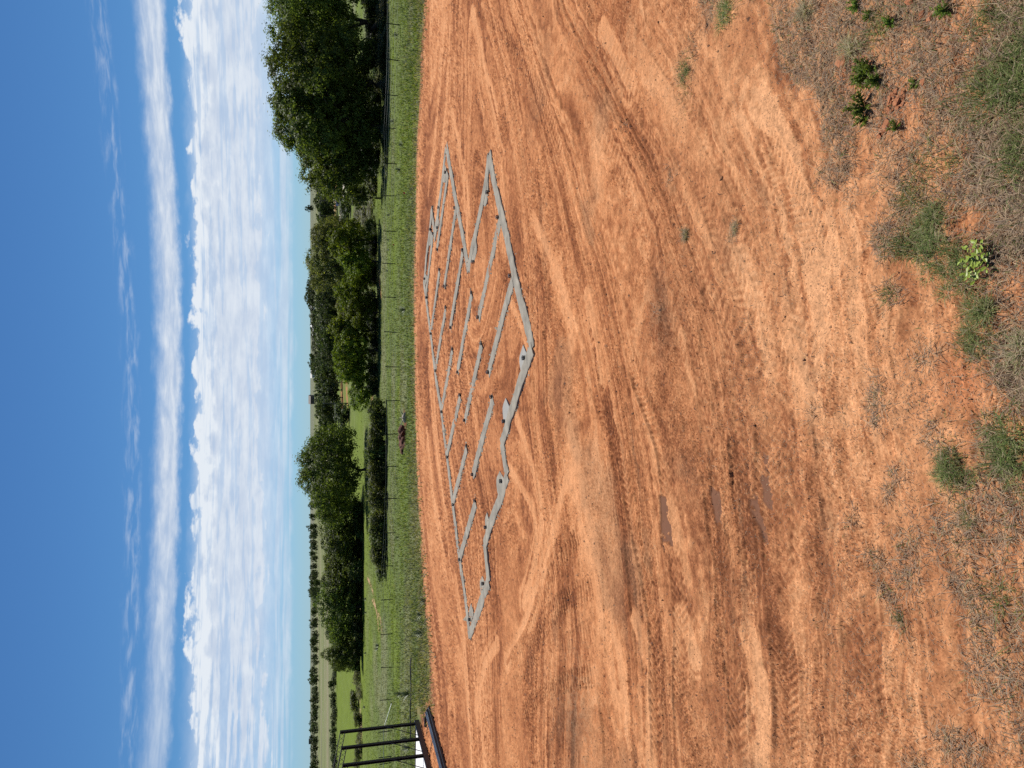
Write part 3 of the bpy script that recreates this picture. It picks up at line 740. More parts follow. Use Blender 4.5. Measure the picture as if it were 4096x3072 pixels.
RUNS = [[z6(425, 1585), z6(390, 1290), z6(363, 1113), z6(322, 782), z6(287, 495), z6(252, 222), z6(217, 0), z5(205, 1384), z5(175, 1145), z5(162, 1045)],
        [z5(160, 1060), z5(167, 1000), z5(180, 850), z5(192, 770), z5(203, 680), z5(212, 566)], [z5(211, 560), z5(222, 640), z5(238, 745)], [z5(232, 750), z5(245, 680), z5(262, 530), z5(282, 390), z5(310, 150)],
        [z5(312, 140), z5(345, 345), z5(385, 560), z5(420, 740), z5(457, 970)], [z5(459, 960), z5(480, 830), z5(510, 700), z5(545, 530), z5(575, 370), z5(595, 200)],
        [z5(596, 205), z5(650, 470), z5(700, 680), z5(758, 960), z5(810, 1180), z5(866, 1400), z5(882, 1490)], [z5(886, 1480), z5(832, 1625), z6(690, 180), z6(650, 300), z6(617, 420)],
        [z6(618, 405), z6(632, 500), z6(652, 610)], [z6(653, 600), z6(615, 730), z6(560, 870), z6(513, 1030)], [z6(514, 1015), z6(525, 1110), z6(541, 1250)], [z6(542, 1240), z6(495, 1370), z6(425, 1570)]]
foot = thing('concrete_footing', 'stepped outline of poured grey concrete footings on the red dirt pad', 'footing', (0, 0, 0))
for i, R_ in enumerate(RUNS):
    P = wp(R_)
    link('footing_run', strip_mesh(P, .46, .040 + .0033 * (i % 4), i * 3.3, 'footing_run', MAT['concrete']), foot)
INNER = [('j', z5(668, 625), z5(525, 1275)), ('j', z5(752, 1030), z5(590, 1640)), ('j', z5(374, 555), z5(297, 1070)), ('f', z5(421, 842), z5(337, 1340)), ('f', z5(482, 1118), z5(386, 1635)),
         ('f', z5(546, 1450), z6(395, 272)), ('f', z6(566, 138), z6(443, 602)), ('j', z6(461, 765), z6(363, 1105)), ('j', z6(408, 440), z6(322, 770)), ('j', z6(369, 128), z6(286, 482)),
         ('j', z5(352, 1490), z6(253, 208)), ('j', z5(307, 1215), z5(238, 1615)), ('j', z5(266, 965), z5(207, 1372)), ('j', z5(322, 320), z5(249, 822)), ('j', z5(222, 722), z5(176, 1135))]
for i, (kind, a, b) in enumerate(INNER):
    P = wp([a, b])
    mm = strip_mesh(P, .43, .033 + .0031 * (i % 5), 50 + i * 2.9, 'footing_strip', MAT['concrete'])
    if kind == 'j': link('footing_strip', mm, foot)
    else: tag(link('footing_strip', mm), 'straight free concrete strip, %s counting from the notched inner corner' % ['first', 'second', 'third', 'fourth'][i - 3], 'footing', 'free concrete strips on the pad')
PADS = [([z5(822, 1462), z5(797, 1545), z5(803, 1615), z5(818, 1659), z5(850, 1600), z5(858, 1560), z5(836, 1500)], 'concrete_fresh'), ([z6(643, 138), z6(624, 200), z6(635, 292), z6(655, 250), z6(666, 200)], 'concrete_fresh'),
        ([z6(607, 578), z6(587, 630), z6(597, 720), z6(620, 690), z6(632, 635)], 'concrete'), ([z6(528, 828), z6(517, 875), z6(525, 950), z6(545, 900)], 'concrete'),
        ([z6(500, 1213), z6(486, 1252), z6(495, 1325), z6(520, 1270)], 'concrete'), ([z6(433, 1378), z6(421, 1420), z6(425, 1495), z6(448, 1440)], 'concrete'),
        ([z5(590, 330), z5(566, 420), z5(553, 505), z5(571, 538), z5(588, 470)], 'concrete'), ([z5(500, 690), z5(513, 830), z5(490, 912), z5(470, 860), z5(485, 770)], 'concrete'),
        ([z5(300, 250), z5(285, 360), z5(300, 380), z5(318, 330)], 'concrete'), ([z5(200, 690), z5(186, 770), z5(203, 800), z5(215, 730)], 'concrete'), ([z5(170, 980), z5(160, 1030), z5(172, 1060), z5(182, 1010)], 'concrete'),
        ([z5(245, 600), z5(236, 680), z5(252, 700), z5(262, 630)], 'concrete')]
for i, (P, m_) in enumerate(PADS):
    link('footing_pad', slab_poly(wp(P), .024 + .0037 * (i % 3), i * 4.1, 'footing_pad', MAT[m_]), foot)
# black open-topped plastic bar chairs
b = MB()
q = .075
for i in (-1, 1):
    for j in (-1, 1): b.box(i * q - .018, i * q + .018, j * q - .018, j * q + .018, -.02, .15)
for k in (-1, 0, 1):
    b.box(-q - .017, q + .017, k * q - .016, k * q + .016, .12, .148); b.box(k * q - .0155, k * q + .0155, -q - .0165, q + .0165, .123, .1505)
b.box(-q - .012, q + .012, -q - .012, q + .012, .02, .06)
chair_me = obj('bar_chair', b.v, b.f, MAT['black_plastic'])
CH = {'small black open-topped block on a widened concrete pad of the footing': [z5(828, 1545), z6(631, 279), z6(614, 640), z6(520, 918), z6(505, 1258), z6(424, 1475), z5(583, 447), z5(489, 908), z5(303, 314), z5(317, 298), z5(201, 692), z5(222, 720), z5(249, 681), z5(165, 1020)],
      'small black block where a cross strip meets the straight front footing': [z5(653, 613), z5(737, 1000)],
      'small black block where a cross strip meets the long straight rear footing': [z5(175, 1145), z5(205, 1384), z5(238, 1630), z6(253, 222), z6(287, 495), z6(323, 782), z6(363, 1113)],
      'small black block at the open end of a cross strip inside the footing': [z5(365, 550), z5(419, 829), z5(480, 1111), z5(521, 1275), z5(588, 1640), z5(258, 547), z5(248, 826), z5(264, 958), z5(294, 1070), z5(306, 1209), z5(337, 1343), z5(351, 1486), z5(385, 1639), z5(545, 1448), z6(364, 119), z6(392, 273), z6(555, 131), z6(407, 427), z6(440, 600), z6(456, 757)]}
first = True
for lab, L in CH.items():
    for i, p in enumerate(L):
        x, y = pad(p[0] + 3, p[1])
        o = chair_me if first else chair_me.copy()
        if not first: COL.objects.link(o)
        first = False
        o.scale = (.52,) * 3; o.location = (x, y, .035); o.rotation_euler = (0, 0, math.radians(39) + random.uniform(-.3, .3))
        if 'rear footing' in lab: lab = 'small black block on the rear footing at the %s cross strip from the steel building' % ['seventh', 'sixth', 'fifth', 'fourth', 'third', 'second', 'first'][i]
        tag(o, lab, 'bar chair', 'black bar chairs on the footings')

# ------------------------------------------------------------------ soil crumbs
def lumps(n, xs, ys, size, colors, flat=.7):
    """little four-sided lumps, one mesh"""
    z, _ = surf(xs, ys)
    a = RNG.uniform(0, 6.283, n)
    V = np.zeros((n, 5, 3)); 
    for k in range(4):
        r = size * RNG.uniform(.6, 1.25, n)
        V[:, k, 0] = xs + np.cos(a + k * 1.571) * r; V[:, k, 1] = ys + np.sin(a + k * 1.571) * r; V[:, k, 2] = z - size * .35
    V[:, 4, 0] = xs + RNG.normal(0, .25, n) * size; V[:, 4, 1] = ys + RNG.normal(0, .25, n) * size; V[:, 4, 2] = z + size * flat * RNG.uniform(.7, 1.4, n)
    base = np.arange(n)[:, None] * 5
    F = np.concatenate([base + np.array([k, (k + 1) % 4, 4]) for k in range(4)])
    return V.reshape(-1, 3), F, np.repeat(colors, 5, 0)
# dribbles of concrete along the footing edges
sx_, sy_ = [], []
for P in [wp(r) for r in RUNS] + [wp([a, b]) for _, a, b in INNER]:
    Ls = smooth_line(P, .1) if len(P) > 2 else P[0] + (P[1] - P[0]) * np.linspace(0, 1, 60)[:, None]
    d_ = np.gradient(Ls, axis=0); d_ /= np.linalg.norm(d_, axis=1)[:, None] + 1e-9
    for q_, e_ in zip(Ls, d_):
        for sgn in (-1, 1):
            if RNG.uniform() < .75: o_ = sgn * (.22 + abs(RNG.normal(0, .06))); sx_.append(q_[0] - e_[1] * o_); sy_.append(q_[1] + e_[0] * o_)
sx_, sy_ = np.array(sx_), np.array(sy_); n = len(sx_)
V, F, CC = lumps(n, sx_, sy_, RNG.lognormal(-3.4, .45, n), np.array([[.22, .19, .145]]) * RNG.uniform(.45, 1.2, n)[:, None])
o = link('concrete_spatter', npmesh('concrete_spatter', V, F, MAT['crumb'], CC), foot); o['kind'] = 'stuff'
n = 95000
v_ = RNG.uniform(1690, 4150, n); y_ = RNG.uniform(-150, 3220, n)
r_, fy_, uz_ = ray(v_, y_); t_ = CAM_H / -uz_
cx, cy = r_ * t_, fy_ * t_
keep = (fbm(cx * .35, cy * .35, 331, 3) + .5 * fbm(cx * 2, cy * 2, 335, 2) + .35 * RNG.normal(0, 1, n) > .0) & (cy < pad_edge(cx) - .3)
cx, cy = cx[keep], cy[keep]; n = len(cx)
px_m = (cy * CP + CAM_H * SP) / 769
_, gc = surf(cx, cy)
sz = px_m * RNG.lognormal(-.35, .55, n) * .80
V, F, CC = lumps(n, cx, cy, np.clip(sz, .004, .05), gc * RNG.uniform(.35, .95, n)[:, None])
o = link('soil_crumbs', npmesh('soil_crumbs', V, F, MAT['crumb'], CC)); o['kind'] = 'stuff'

# ------------------------------------------------------------------ grass
def blades(xs, ys, length, width, lean, az, colors, curl=.5, z=None):
    """bent two-segment blades, one mesh: lean is the angle from upright"""
    n = len(xs)
    if z is None: z, _ = surf(xs, ys)
    p0 = np.stack([xs, ys, z - .005], 1)
    def dirv(l): return np.stack([np.sin(l) * np.cos(az), np.sin(l) * np.sin(az), np.cos(l)], 1)
    p1 = p0 + dirv(lean) * (length * .5)[:, None]
    p2 = p1 + dirv(np.minimum(lean + curl, 1.75)) * (length * .5)[:, None]
    p2[:, 2] = np.maximum(p2[:, 2], z + .004); p1[:, 2] = np.maximum(p1[:, 2], z + .004)
    s = np.stack([-np.sin(az), np.cos(az), np.zeros(n)], 1) * (width / 2)[:, None]
    V = np.stack([p0 - s, p0 + s, p1 + s * .85, p1 - s * .85, p2], 1)
    base = np.arange(n)[:, None] * 5
    F = np.concatenate([base + np.array([0, 1, 2]), base + np.array([0, 2, 3]), base + np.array([3, 2, 4])])
    return V.reshape(-1, 3), F, np.repeat(colors, 5, 0)
# dead thatch and green blades in the foreground
n = 430000
v_ = RNG.uniform(2350, 4400, n); y_ = RNG.uniform(-450, 3500, n)
r_, fy_, uz_ = ray(v_, y_); t_ = CAM_H / -uz_
bx, by = r_ * t_, fy_ * t_
dn = turf_density(bx, by)
sparse = .02 + .12 * sstep(fbm(bx * .8, by * .8, 341, 4), 0, .5) * sstep(by, 15, 10) + .16 * sstep(by, 11.5, 7.5) * sstep(fbm(bx * 1.7, by * 1.7, 345, 4), -.35, .4)
keep = RNG.uniform(0, 1, n) < np.maximum(dn * .85, sparse)
bx, by, dn = bx[keep], by[keep], dn[keep]; n = len(bx)
GREEN = [(2140, 190, 60, 50), (2010, 480, 38, 45), (2045, 560, 55, 48), (2090, 665, 36, 60), (2125, 725, 26, 40), (2190, 960, 36, 64), (2065, 1010, 28, 50), (1955, 540, 28, 40), (2005, 365, 30, 40), (1590, 20, 28, 40), (2140, 40, 40, 30),
         (1480, 180, 16, 60), (2112, 1025, 22, 24), (1920, 640, 14, 18), (1900, 60, 20, 30), (2210, 150, 30, 90), (2200, 330, 25, 60), (1965, 420, 20, 30), (1945, 1330, 14, 16), (2170, 1290, 30, 30), (2050, 350, 25, 30), (1510, 200, 14, 20)]
gz = np.zeros(n)
for a, b_, ra, rb in GREEN:
    c = pad(a * S, b_ * S); ry = abs(pad((a + ra) * S, b_ * S)[1] - c[1]); rx = abs(pad(a * S, (b_ + rb) * S)[0] - c[0])
    gz = np.maximum(gz, np.exp(-(((bx - c[0]) / rx) ** 2 + ((by - c[1]) / ry) ** 2) * .8))
isg = RNG.uniform(0, 1, n) < np.clip(gz * .95, .05, .9)
pal = np.array([[.34, .255, .175], [.50, .385, .25], [.20, .125, .075], [.40, .29, .175], [.28, .215, .16]])
ck = pal[RNG.integers(0, 5, n)] * RNG.uniform(.7, 1.2, n)[:, None]
palg = np.array([[.140, .185, .052], [.195, .245, .080], [.105, .150, .048], [.25, .25, .11]])
cg = palg[RNG.integers(0, 4, n)] * RNG.uniform(.75, 1.25, n)[:, None]
colb = np.where(isg[:, None], cg, ck)
ln = np.where(isg, RNG.uniform(.06, .17, n), RNG.uniform(.04, .20, n)) * np.where(dn < .12, .36, 1) * np.where(RNG.uniform(0, 1, n) < .08, 1.9, 1)
lean = np.where(isg, RNG.uniform(.3, 1.3, n), RNG.uniform(1.0, 1.55, n))
V, F, CC = blades(bx, by, ln, RNG.uniform(.0035, .0075, n), lean, RNG.uniform(0, 6.283, n), colb)
o = link('dry_grass', npmesh('dry_grass', V, F, MAT['grass_blade'], CC)); o['kind'] = 'stuff'; tag(o, 'dead thatch and green grass blades over the red foreground dirt', 'grass')
# meadow turf between the pad and the creek
n = 90000
v_ = RNG.uniform(1440, 1740, n); y_ = RNG.uniform(-250, 3320, n)
mx_, my_ = [], []
r_, fy_, uz_ = ray(v_, y_)
ys = np.geomspace(36, 190, 800)
pz = zmac(np.zeros(800), ys); ang = (CAM_H - pz) / ys
dep_ = -uz_ / fy_
my_ = np.interp(-dep_, -ang, ys) + RNG.normal(0, .25, n); mx_ = r_ * my_ / fy_
hx = np.zeros(n)
for c, rx, ry in [((1611, 1672), .95, 2.6), ((1617, 1700), 1.1, 3.3), ((1616, 1733), 1.1, 3.0)]:
    p = hit(*c); hx = np.maximum(hx, np.exp(-((mx_ - p.x) / rx) ** 2 - ((my_ - p.y) / ry) ** 2))
SLAB_X = pad(1681, 2890)
keep = (my_ > pad_edge(mx_) + .1 - 3.0 * RNG.uniform(0, 1, n) ** 4) & (hx < .3) & (RNG.uniform(0, 1, n) > sstep(my_, 105, 165) * .9) & ~((mx_ < SLAB_X[0] + 1.0) & (my_ < 45.2))
mx_, my_ = mx_[keep], my_[keep]; n = len(mx_)
zt, gc = surf(mx_, my_)
gc = np.where((gc[:, :1] > gc[:, 1:2] * 1.15), G0[None], gc)
rep = 2
bx = np.repeat(mx_, rep) + RNG.normal(0, .10, n * rep); by = np.repeat(my_, rep) + RNG.normal(0, .10, n * rep)
tuft = fbm(mx_ * .35, my_ * .35, 351, 3)
cc = np.repeat(gc * RNG.uniform(.75, 1.3, n)[:, None], rep, 0)
nearedge = np.exp(-np.clip((my_ - pad_edge(mx_)) / 1.6, -3, 9))
straw = RNG.uniform(0, 1, n * rep) < np.repeat(np.clip(.10 + .25 * tuft + .55 * nearedge, .03, .8), rep)
cc = np.where(straw[:, None], np.array([.30, .29, .17]) * RNG.uniform(.7, 1.15, n * rep)[:, None], cc * RNG.uniform(.92, 1.3, n * rep)[:, None])
V, F, CC = blades(bx, by, np.repeat(RNG.uniform(.12, .30, n) * (1 + .5 * tuft), rep) * RNG.uniform(.7, 1.2, n * rep), RNG.uniform(.03, .06, n * rep), RNG.uniform(.1, .9, n * rep), RNG.uniform(0, 6.283, n * rep), cc, z=np.repeat(zt, rep))
o = link('meadow_grass', npmesh('meadow_grass', V, F, MAT['grass_blade'], CC)); o['kind'] = 'stuff'; tag(o, 'short green pasture grass between the red pad and the creek trees', 'grass')

# ------------------------------------------------------------------ trees
def leaf_quads(P, N, size, colors):
    """one rhombic leaf spray per point"""
    n = len(P)
    u = np.cross(N, RNG.normal(0, 1, (n, 3))); u /= np.linalg.norm(u, axis=1)[:, None] + 1e-9
    w_ = np.cross(N, u)
    sz = size * RNG.uniform(.6, 1.4, n)
    u = u * sz[:, None]; w_ = w_ * (sz * RNG.uniform(.45, .8, n))[:, None]
    bend = N * (sz * .25)[:, None]
    V = np.stack([P - u, P - w_ + bend, P + u, P + w_ + bend], 1).reshape(-1, 3)
    F = np.arange(n)[:, None] * 4 + np.array([0, 1, 2, 3])
    return V, F, np.repeat(colors, 4, 0)
def tree_meshes(seed, H, Wd, base, nleaf, leaf, col, nlobe=16, var=.28, forks=2, flat=1.0, trunk_r=None, spread=1.0, clumps=26, open_=.0, dead=0, lean=0.0):
    """trunk and crown meshes of one tree standing at the origin; base = crown base / height"""
    global RNG
    keepr = RNG; RNG = np.random.default_rng(seed)
    cz0, cz1 = H * base, H
    ch = (cz1 - cz0) / 2; cc = np.array([lean * H, 0, (cz0 + cz1) / 2]); ax = np.array([Wd / 2, Wd / 2, ch])
    lob = []
    for k in range(nlobe):
        ga = k * 2.39996 + RNG.uniform(-.4, .4); zf = 1 - 2 * (k + .5) / nlobe
        rr = math.sqrt(max(0, 1 - zf * zf)) * RNG.uniform(.55, .85)
        lr = RNG.uniform(.26, .42) * min(Wd / 2, ch * 1.3)
        p = cc + np.array([math.cos(ga) * rr, math.sin(ga) * rr, zf * RNG.uniform(.55, .78)]) * ax
        p[2] = max(p[2], cz0 + lr * .30)
        if zf < -.4: p[:2] = cc[:2] + (p[:2] - cc[:2]) * 1.15
        lob.append((p, lr))
    lob.append((cc.copy(), .4 * min(Wd / 2, ch)))
    lp = np.array([l[0] for l in lob]); lr = np.array([l[1] for l in lob])
    # twig clumps on the lobes
    ncl = clumps * len(lob)
    li = RNG.choice(len(lob), ncl, p=lr ** 2 / (lr ** 2).sum())
    d = RNG.normal(0, 1, (ncl, 3)); d[:, 2] += .25; d /= np.linalg.norm(d, axis=1)[:, None]
    cp = lp[li] + d * (lr[li] * RNG.uniform(.72, 1.12, ncl))[:, None] * np.array([1, 1, .85 * flat])
    if open_: kz = RNG.uniform(0, 1, ncl) > open_; cp, li = cp[kz], li[kz]; ncl = len(cp)
    cr = lr[li] * RNG.uniform(.16, .34, ncl)
    ctone = RNG.normal(0, var * .55, ncl)
    ci = RNG.choice(ncl, nleaf, p=cr ** 2 / (cr ** 2).sum())
    off = RNG.normal(0, 1, (nleaf, 3)); P = cp[ci] + off * (cr[ci] * .62)[:, None] * np.array([1, 1, .8])
    k = P[:, 2] > cz0 * .7; P, ci, off = P[k], ci[k], off[k]; nl = len(P)
    Nn = off + 1.2 * (P - cc) / ax + RNG.normal(0, .7, (nl, 3)) + np.array([0, 0, .5]); Nn /= np.linalg.norm(Nn, axis=1)[:, None] + 1e-9
    c = np.array(col)[None] * (1 + ctone[ci] + RNG.normal(0, var * .5, nl)).clip(.35, 1.9)[:, None]
    yl = RNG.uniform(0, 1, nl) < .06; c[yl] *= np.array([1.5, 1.35, 1.0])
    V, F, CC = leaf_quads(P, Nn, leaf, c)
    cm = npmesh('crown', V, F, MAT['leaf'], CC)
    tb = MB(); tr = trunk_r or H * .022
    fork = H * max(.10, base * .85)
    lx = lean * H * .4
    tb.tube([(0, 0, -.25), (0, 0, H * .02), (lx * .3 + RNG.normal(0, .02 * H), RNG.normal(0, .015 * H), fork * .55), (lx * .6, 0, fork)], [tr * 1.5, tr * 1.15, tr, tr * .9], 8)
    tips = []
    for k in range(forks):
        a = k * 6.283 / forks + RNG.uniform(0, 1.5)
        m_ = np.array([lx + math.cos(a) * Wd * .12, math.sin(a) * Wd * .12, fork + (H - fork) * .32])
        tb.tube([(lx * .6, 0, fork * .93), tuple((np.array([lx * .6, 0, fork]) + m_) / 2 + RNG.normal(0, .03 * Wd, 3)), tuple(m_)], [tr * .8, tr * .66, tr * .5], 6); tips.append(m_)
    for p, r in lob:
        m_ = min(tips, key=lambda q: np.linalg.norm(q - p))
        mid = (m_ + p) / 2 + RNG.normal(0, .05 * Wd, 3)
        tb.tube([tuple(m_), tuple(mid), tuple(p), tuple(p + (p - cc) * .25)], [tr * .42, tr * .28, tr * .15, tr * .05], 5, False)
    for k in range(dead):
        a = RNG.uniform(0, 6.283); z0 = RNG.uniform(.4, .8) * H
        p0 = cc + np.array([math.cos(a) * Wd * .25, math.sin(a) * Wd * .25, z0 - cc[2]])
        tb.tube([tuple(p0), tuple(p0 + np.array([math.cos(a), math.sin(a), .3]) * Wd * .2), tuple(p0 + np.array([math.cos(a + .4), math.sin(a + .4), .5]) * Wd * .22)], [tr * .2, tr * .14, tr * .05], 4, False)
    tm = bpy.data.meshes.new('trunk'); tm.from_pydata(tb.v, [], tb.f); tm.materials.append(MAT['bark']); tm.polygons.foreach_set('use_smooth', [True] * len(tm.polygons)); tm.update()
    RNG = keepr
    return tm, cm
def put_tree(name, meshes, x, y, sx, sz, rz, label, cat='tree', group=None, z=None):
    o = thing(name, label, cat, (x, y, (float(surf(np.array([x]), np.array([y]))[0][0]) if z is None else z)), rz, group)
    o.scale = (sx, sx, sz)
    link('trunk', meshes[0], o); link('crown', meshes[1], o)
    return o
def spot(yi, Yd, vtop):
    """where a thing at distance Yd stands on the terrain, and its height if its top shows at vtop"""
    r, fy, uz = ray(vtop, yi); t = Yd / fy; x = r * t
    z = zat(x, Yd)
    return x, z, CAM_H + uz * t - z, t / FPX       # x, ground z, height, metres per photograph pixel
LG = (.110, .150, .034); LB = (.122, .165, .020); LO = (.140, .155, .058); LD = (.058, .080, .040); LM = (.100, .140, .040)
BIG = [(40, 106, 1066, 460, .16, 30000, 3, 'tall dark cottonwood overhanging the pasture, farthest from the creek bend'), (285, 101, 1044, 430, .06, 34000, 2, 'tallest dense cottonwood of the big clump, with a full dark crown'),
       (478, 99, 1082, 380, .05, 30000, 3, 'broad cottonwood with sky gaps in its crown and a leaning dark trunk'), (628, 102, 1172, 300, .04, 20000, 2, 'smaller tree on a thin curved trunk at the end of the cottonwood clump'),
       (150, 122, 1120, 360, .06, 14000, 2, 'cottonwood half hidden behind the tall dense trees of the clump')]
for i, (yi, Yd, vt, wpx, bs, nl, fk, lab) in enumerate(BIG):
    x, z, H, mp = spot(yi, Yd, vt)
    ms = tree_meshes(500 + i, H, wpx * mp, bs, int(nl * 1.35), .155, LG, 22, .30, fk, 1.0, clumps=34, open_=.06 if i in (2, 3) else 0, dead=3, lean=.05 if i == 2 else 0)
    put_tree('cottonwood_tree', ms, x, Yd, 1, 1, 0, lab, group='cottonwoods by the fence')
# low brush under the big clump
def shrub_mesh(seed, n=1600, leaf=.10, col=LM, stems=6, W=1.0, H=1.0, grey=0):
    global RNG
    keepr = RNG; RNG = np.random.default_rng(seed)
    cl = 26
    cp = np.stack([RNG.normal(0, .24, cl) * W, RNG.normal(0, .24, cl) * W, RNG.uniform(.12, .85, cl) * H], 1)
    cp[:, :2] *= (1.15 - .5 * np.abs(cp[:, 2:3] / H - .35))
    ci = RNG.integers(0, cl, n); off = RNG.normal(0, 1, (n, 3)); P = cp[ci] + off * np.array([.11 * W, .11 * W, .10 * H]); P[:, 2] = np.abs(P[:, 2])
    N = off + np.array([0, 0, .6]) + RNG.normal(0, .6, (n, 3)); N /= np.linalg.norm(N, axis=1)[:, None]
    c = np.array(col)[None] * (1 + RNG.normal(0, .16, cl)[ci] + RNG.normal(0, .2, n)).clip(.4, 1.8)[:, None]
    V, F, CC = leaf_quads(P, N, leaf, c); cm = npmesh('crown', V, F, MAT['leaf'], CC)
    tb = MB()
    for k in range(stems):
        p = cp[k]; tb.tube([(p[0] * .1, p[1] * .1, -.05 * H), (p[0] * .5, p[1] * .5, p[2] * .6), tuple(p)], [.022 * H, .016 * H, .006 * H], 4, False)
    tm = bpy.data.meshes.new('stem'); tm.from_pydata(tb.v, [], tb.f); tm.materials.append(MAT['bark']); tm.update()
    RNG = keepr
    return tm, cm
SH = {'green': [shrub_mesh(700 + k, 2600, .055, LM) for k in range(3)], 'olive': [shrub_mesh(710 + k, 2600, .050, (.105, .125, .045)) for k in range(3)],
      'grey': [shrub_mesh(720 + k, 1400, .045, (.17, .175, .115)) for k in range(2)], 'dark': [shrub_mesh(730 + k, 2200, .055, LD) for k in range(3)]}
def put_shrub(name, kind, k, x, y, w_, h_, label, group, cat='shrub'):
    o = thing(name, label, cat, (x, y, zat(x, y) - .03), random.uniform(0, 6.28), group); o.scale = (w_, w_, h_)
    tm, cm = SH[kind][k % len(SH[kind])]
    link('stem', tm, o); link('crown', cm, o)
    return o
# creek-side trees, light green with bare trunks below
ORD = ['first', 'second', 'third', 'fourth', 'fifth', 'sixth', 'seventh', 'eighth', 'ninth', 'tenth', 'eleventh', 'twelfth', 'thirteenth', 'fourteenth', 'fifteenth', 'sixteenth', 'seventeenth']
BT = [tree_meshes(800 + k, 8.0, 7.2, .08, 9500, .15, LB, 14, .30, 3, clumps=26, dead=2) for k in range(4)]
for i, (yi, Yd, vt, wpx) in enumerate([(962, 110, 1305, 175), (1040, 109, 1345, 150), (1112, 112, 1372, 150), (1180, 110, 1322, 160), (1248, 108, 1375, 140), (1318, 111, 1300, 175), (1400, 110, 1308, 190), (1468, 112, 1322, 160), (1578, 112, 1392, 150)]):
    x, z, H, mp = spot(yi, Yd, vt)
    put_tree('creek_tree', BT[i % 4], x, Yd, wpx * mp / 7.2 * .95, H / 8.0, i * 1.7, 'bright green creek tree, ' + ORD[i] + ' along the bank counting from the grey brush', group='creek trees behind the fence')
OT = [tree_meshes(820 + k, 12.0, 9.0, .04, 8500, .17, LO, 15, .26, 2, clumps=30) for k in range(2)]
for i, (yi, Yd, vt, wpx) in enumerate([(955, 148, 1216, 165), (1035, 150, 1208, 190), (1098, 155, 1212, 150), (900, 165, 1262, 90), (1215, 150, 1330, 110), (1290, 152, 1345, 110)]):
    x, z, H, mp = spot(yi, Yd, vt)
    put_tree('olive_tree', OT[i % 2], x, Yd, wpx * mp / 9.0, H / 12.0, i * 2.1, ['tall dull olive tree behind the first creek tree', 'tallest olive tree, rising highest behind the creek trees', 'olive tree at the thicket end of the three tall ones', 'low olive tree beside the shade trees and gravel road', 'small olive treetop showing between the fourth and fifth creek trees', 'small olive treetop showing behind the sixth creek tree'][i], group='olive trees behind the creek')
x, z, H, mp = spot(1885, 138, 1206)
ms = tree_meshes(840, H, 420 * mp, .08, 30000, .18, (.095, .135, .032), 24, .28, 3, clumps=34)
put_tree('cottonwood_tree', ms, x, 138, 1, 1, 0, 'broad rounded cottonwood standing alone, its forked trunk above the pale grass')
LT = [tree_meshes(850 + k, 8.0, 8.0, .05, 9000, .14, (.095, .130, .034), 14, .28, 2, clumps=28, dead=4) for k in range(3)]
for i, (yi, Yd, vt, wpx) in enumerate([(2020, 147, 1262, 150), (2085, 150, 1275, 190), (2175, 149, 1290, 170), (2260, 151, 1283, 170), (2345, 150, 1290, 165), (2440, 148, 1258, 165), (2510, 151, 1300, 110), (2590, 150, 1312, 130), (2635, 149, 1290, 80)]):
    x, z, H, mp = spot(yi, Yd, vt)
    put_tree('valley_tree', LT[i % 3], x, Yd, wpx * mp / 8.0 * 1.3, H / 8.0, i * 2.4, 'mid green valley tree, ' + ORD[i] + ' in its row counting from the broad lone cottonwood', group='loose row of valley trees')
# small trees by the fence
ST = tree_meshes(870, 3.4, 3.4, .32, 5200, .09, (.085, .108, .040), 9, .25, 2, clumps=22, trunk_r=.09)
for yi, Yd, vt, wpx, lab in [(785, 106, 1392, 120, 'small rounded tree on a short dark trunk next to the cottonwood clump'), (897, 108, 1458, 46, 'thin little sapling on a bent trunk in the grey brush')]:
    x, z, H, mp = spot(yi, Yd, vt); put_tree('young_tree', ST, x, Yd, wpx * mp / 3.4, H / 3.4, yi, lab)
# low hedge of willow scrub behind the fence
for i in range(17):
    yi = 1650 + i * 39; Yd = 96 + random.uniform(-1.5, 1.5); vt = 1466 + (i > 4) * 6 + random.uniform(-6, 10) + max(0, i - 13) * 8
    x, z, H, mp = spot(yi, Yd, vt)
    put_shrub('willow_shrub', 'olive' if i % 4 else 'green', i, x, Yd, 78 * mp, H * 1.05, 'low willow shrub behind the wire fence, ' + ORD[i] + ' counting from the creek end', 'willow shrubs behind the fence')
for i, (v, yi, w_, h_, kind) in enumerate([(1402, 835, 5.0, 2.6, 'dark'), (1395, 870, 4.0, 2.4, 'dark'), (1455, 840, 6, 1.6, 'grey'), (1440, 880, 5, 1.5, 'grey'), (1470, 860, 5, 1.2, 'grey'), (1490, 830, 4, 1.0, 'grey'), (1500, 700, 4, 1.8, 'olive'), (1505, 745, 3.5, 1.6, 'olive'),
                                         (1480, 940, 3.0, 1.6, 'olive'), (1515, 590, 2.4, 1.3, 'grey'), (1522, 540, 2.4, 1.2, 'grey'), (1525, 330, 2.2, 1.0, 'grey'), (1520, 420, 2.6, 1.5, 'olive'), (1535, 240, 2.4, 1.0, 'grey'), (1540, 160, 2.0, 1.0, 'grey'), (1536, 60, 2.6, 1.2, 'grey')]):
    p = hit(v, yi)
    put_shrub('brush_shrub', kind, i, p.x, p.y, w_, h_, {'dark': 'dark green bush on the slope above the grey brush', 'grey': 'pale grey-green weedy bush under the creek trees', 'olive': 'olive bush at the foot of the cottonwood clump'}[kind], 'brush at the foot of the trees, ' + kind)
